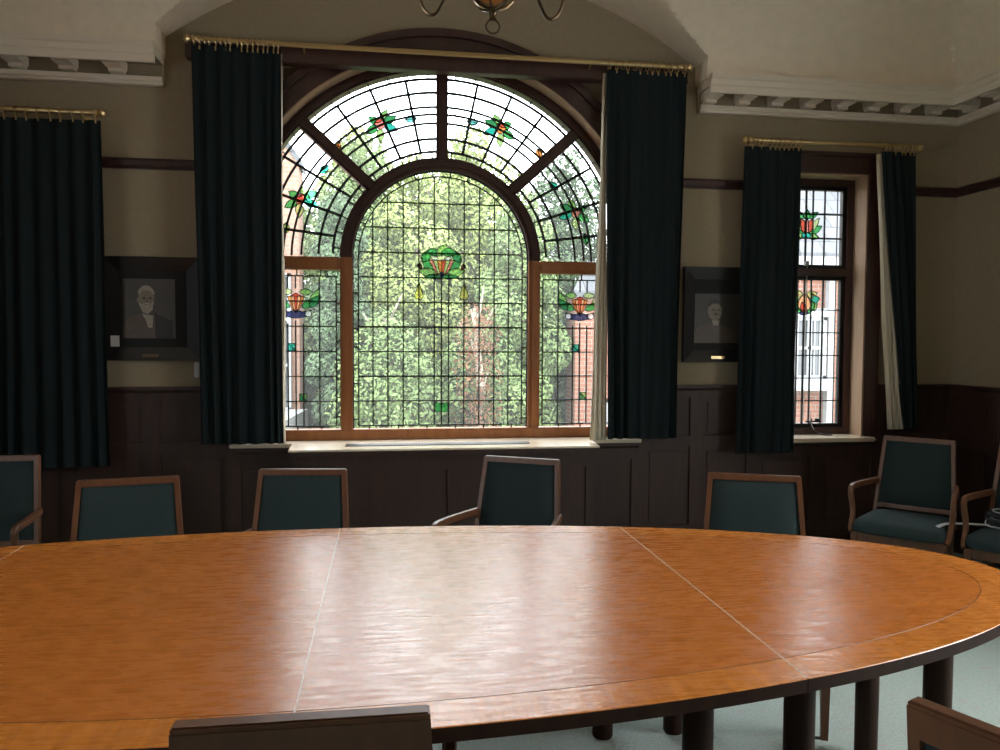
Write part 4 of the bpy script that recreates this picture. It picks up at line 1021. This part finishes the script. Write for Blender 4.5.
bwin(br_, None, 6.2, 6.8, .92, 1.98, 12.4, 2, 2); bwin(br_, None, 6.84, 7.45, .92, 1.98, 12.4, 2, 2)
bwin(br_, None, 3.75, 4.3, -.3, .55, 12.98, 2, 2); bwin(br_, None, 8.6, 9.8, .9, 2.1, 12.56, 2, 2)
# trees
def blob_points(rnd, lobes, n):
    out = []
    for _ in range(n):
        c, r = rnd.choices(lobes, weights=[l[1]**2 for l in lobes])[0]
        d = V(rnd.gauss(0, 1), rnd.gauss(0, 1), rnd.gauss(0, 1)).normalized(); k = r*(.72+.36*rnd.random()**.7)
        out.append((V(*c)+V(d.x*k, d.y*k, d.z*k), d))
    return out
def tree(label, x, y, h, wd, mat, leaf, n, seed, group='trees beyond the arched window'):
    rnd = random.Random(seed); root = tag(empty('tree', (x, y, -.6)), label, 'tree', group)
    lobes = []
    nl = 16
    for i in range(nl):
        f = (i+.5)/nl; z = -.6 + h*(.14+.80*f); rr = wd/2*(1-abs(f-.38)**1.5*1.15)*.85; a = i*2.4
        lobes.append(((x+math.cos(a)*rr*.65, y+math.sin(a)*rr*.55, z), max(.28, rr*.72)))
    bm = bmesh.new()
    for p, d in blob_points(rnd, lobes, n):
        s = leaf*rnd.uniform(.6, 1.3); nrm = (d+V(rnd.uniform(-.8, .8), rnd.uniform(-.8, .8), rnd.uniform(-.4, .9))).normalized()
        u = nrm.orthogonal().normalized(); v = nrm.cross(u); a = rnd.uniform(0, 2*PI); u, v = u*math.cos(a)+v*math.sin(a), v*math.cos(a)-u*math.sin(a)
        q = [bm.verts.new(p-u*s), bm.verts.new(p+v*s*.45-u*s*.1), bm.verts.new(p+u*s), bm.verts.new(p-v*s*.45-u*s*.1)]; bm.faces.new(q)
    me = bpy.data.meshes.new('foliage'); bm.to_mesh(me); bm.free(); me.materials.append(mat); fo = bpy.data.objects.new('foliage', me); COL.objects.link(fo); fo.parent = root; fo.matrix_parent_inverse = Matrix.Translation(-root.location)
    bm = bmesh.new(); tube(bm, [(x, y, -.6), (x+.05, y, h*.3), (x-.05, y+.05, h*.75)], .09, 10, scales=[1.2, .8, .3])
    for k in range(5): a = k*1.3; z = h*(.2+.12*k); tube(bm, [(x, y, z), (x+math.cos(a)*wd*.3, y+math.sin(a)*wd*.25, z+.5)], .03, 6, scales=[1, .4])
    pobj('trunk', bm, M['bark'], root, True)
specs = [  # x, y, height, width, mat, leaf, n, label
    (-.78, 13.0, 4.6, 1.0, 'leafC', .085, 7000, 'narrow dark green tree left of centre, next to the salmon brick house'),
    (-.35, 15.5, 6.2, 2.6, 'leafB', .10, 10000, 'tall mid green tree behind the left part of the middle light'),
    (.55, 14.5, 5.7, 2.0, 'leafA', .09, 11000, 'light green feathery tree left of the middle stem'),
    (1.65, 15.5, 6.5, 2.6, 'leafA', .10, 12000, 'tallest light green tree right of the middle stem'),
    (2.35, 13.5, 4.9, 1.6, 'leafB', .085, 8000, 'mid green tree behind the right side light, beside the brick building'),
    (-2.5, 17.5, 6.0, 2.6, 'leafB', .14, 8000, 'big distant tree showing beside the salmon brick gable'),
    (4.6, 20.0, 7.3, 2.8, 'leafC', .13, 9000, 'big dark distant tree above the low brick roof'),
    (7.6, 22.0, 6.4, 3.0, 'leafB', .13, 6000, 'distant mid green tree behind the slate roof'),
    (1.42, 12.2, 2.75, .55, 'leafR', .06, 900, 'slim reddish young tree in front of the light green trees'),
    (.0, 12.6, 2.6, 1.7, 'leafB', .08, 6000, 'low green bush low in the left of the middle light'),
    (1.55, 13.1, 2.4, 1.7, 'leafB', .08, 6000, 'low green bush low in the right of the middle light'),
    (-.7, 19.6, 7.6, 2.6, 'leafA', .13, 8000, 'distant pale tree whose top shows in the upper left fan light'),
    (1.9, 20.5, 7.2, 2.4, 'leafA', .13, 8000, 'distant pale tree whose top shows in the upper right fan light')]
for i, (x, y, h, wd, mt, lf, n, lab) in enumerate(specs): tree(lab, x, y, h, wd, M[mt], lf*.55, int(n*2.6), 20+i)
# dark clipped hedge closing the garden
rnd = random.Random(99); bm = bmesh.new()
for _ in range(16000):
    p = V(rnd.uniform(-3, 5.5), 17.2+rnd.uniform(-.15, .15)*2, -.6+2.6*rnd.random()); s = .12
    d = V(rnd.gauss(0, 1), rnd.gauss(0, 1), rnd.gauss(0, 1)).normalized(); u = d.orthogonal().normalized(); v = d.cross(u)
    bm.faces.new([bm.verts.new(p-u*s), bm.verts.new(p+v*s*.5), bm.verts.new(p+u*s), bm.verts.new(p-v*s*.5)])
box(bm, -3, 5.5, 17.1, 17.3, -.6, 1.9)
tag(obj('hedge', bm, M['leafC']), 'long dark hedge closing the garden behind the trees', 'hedge')
bpy.context.view_layer.update()
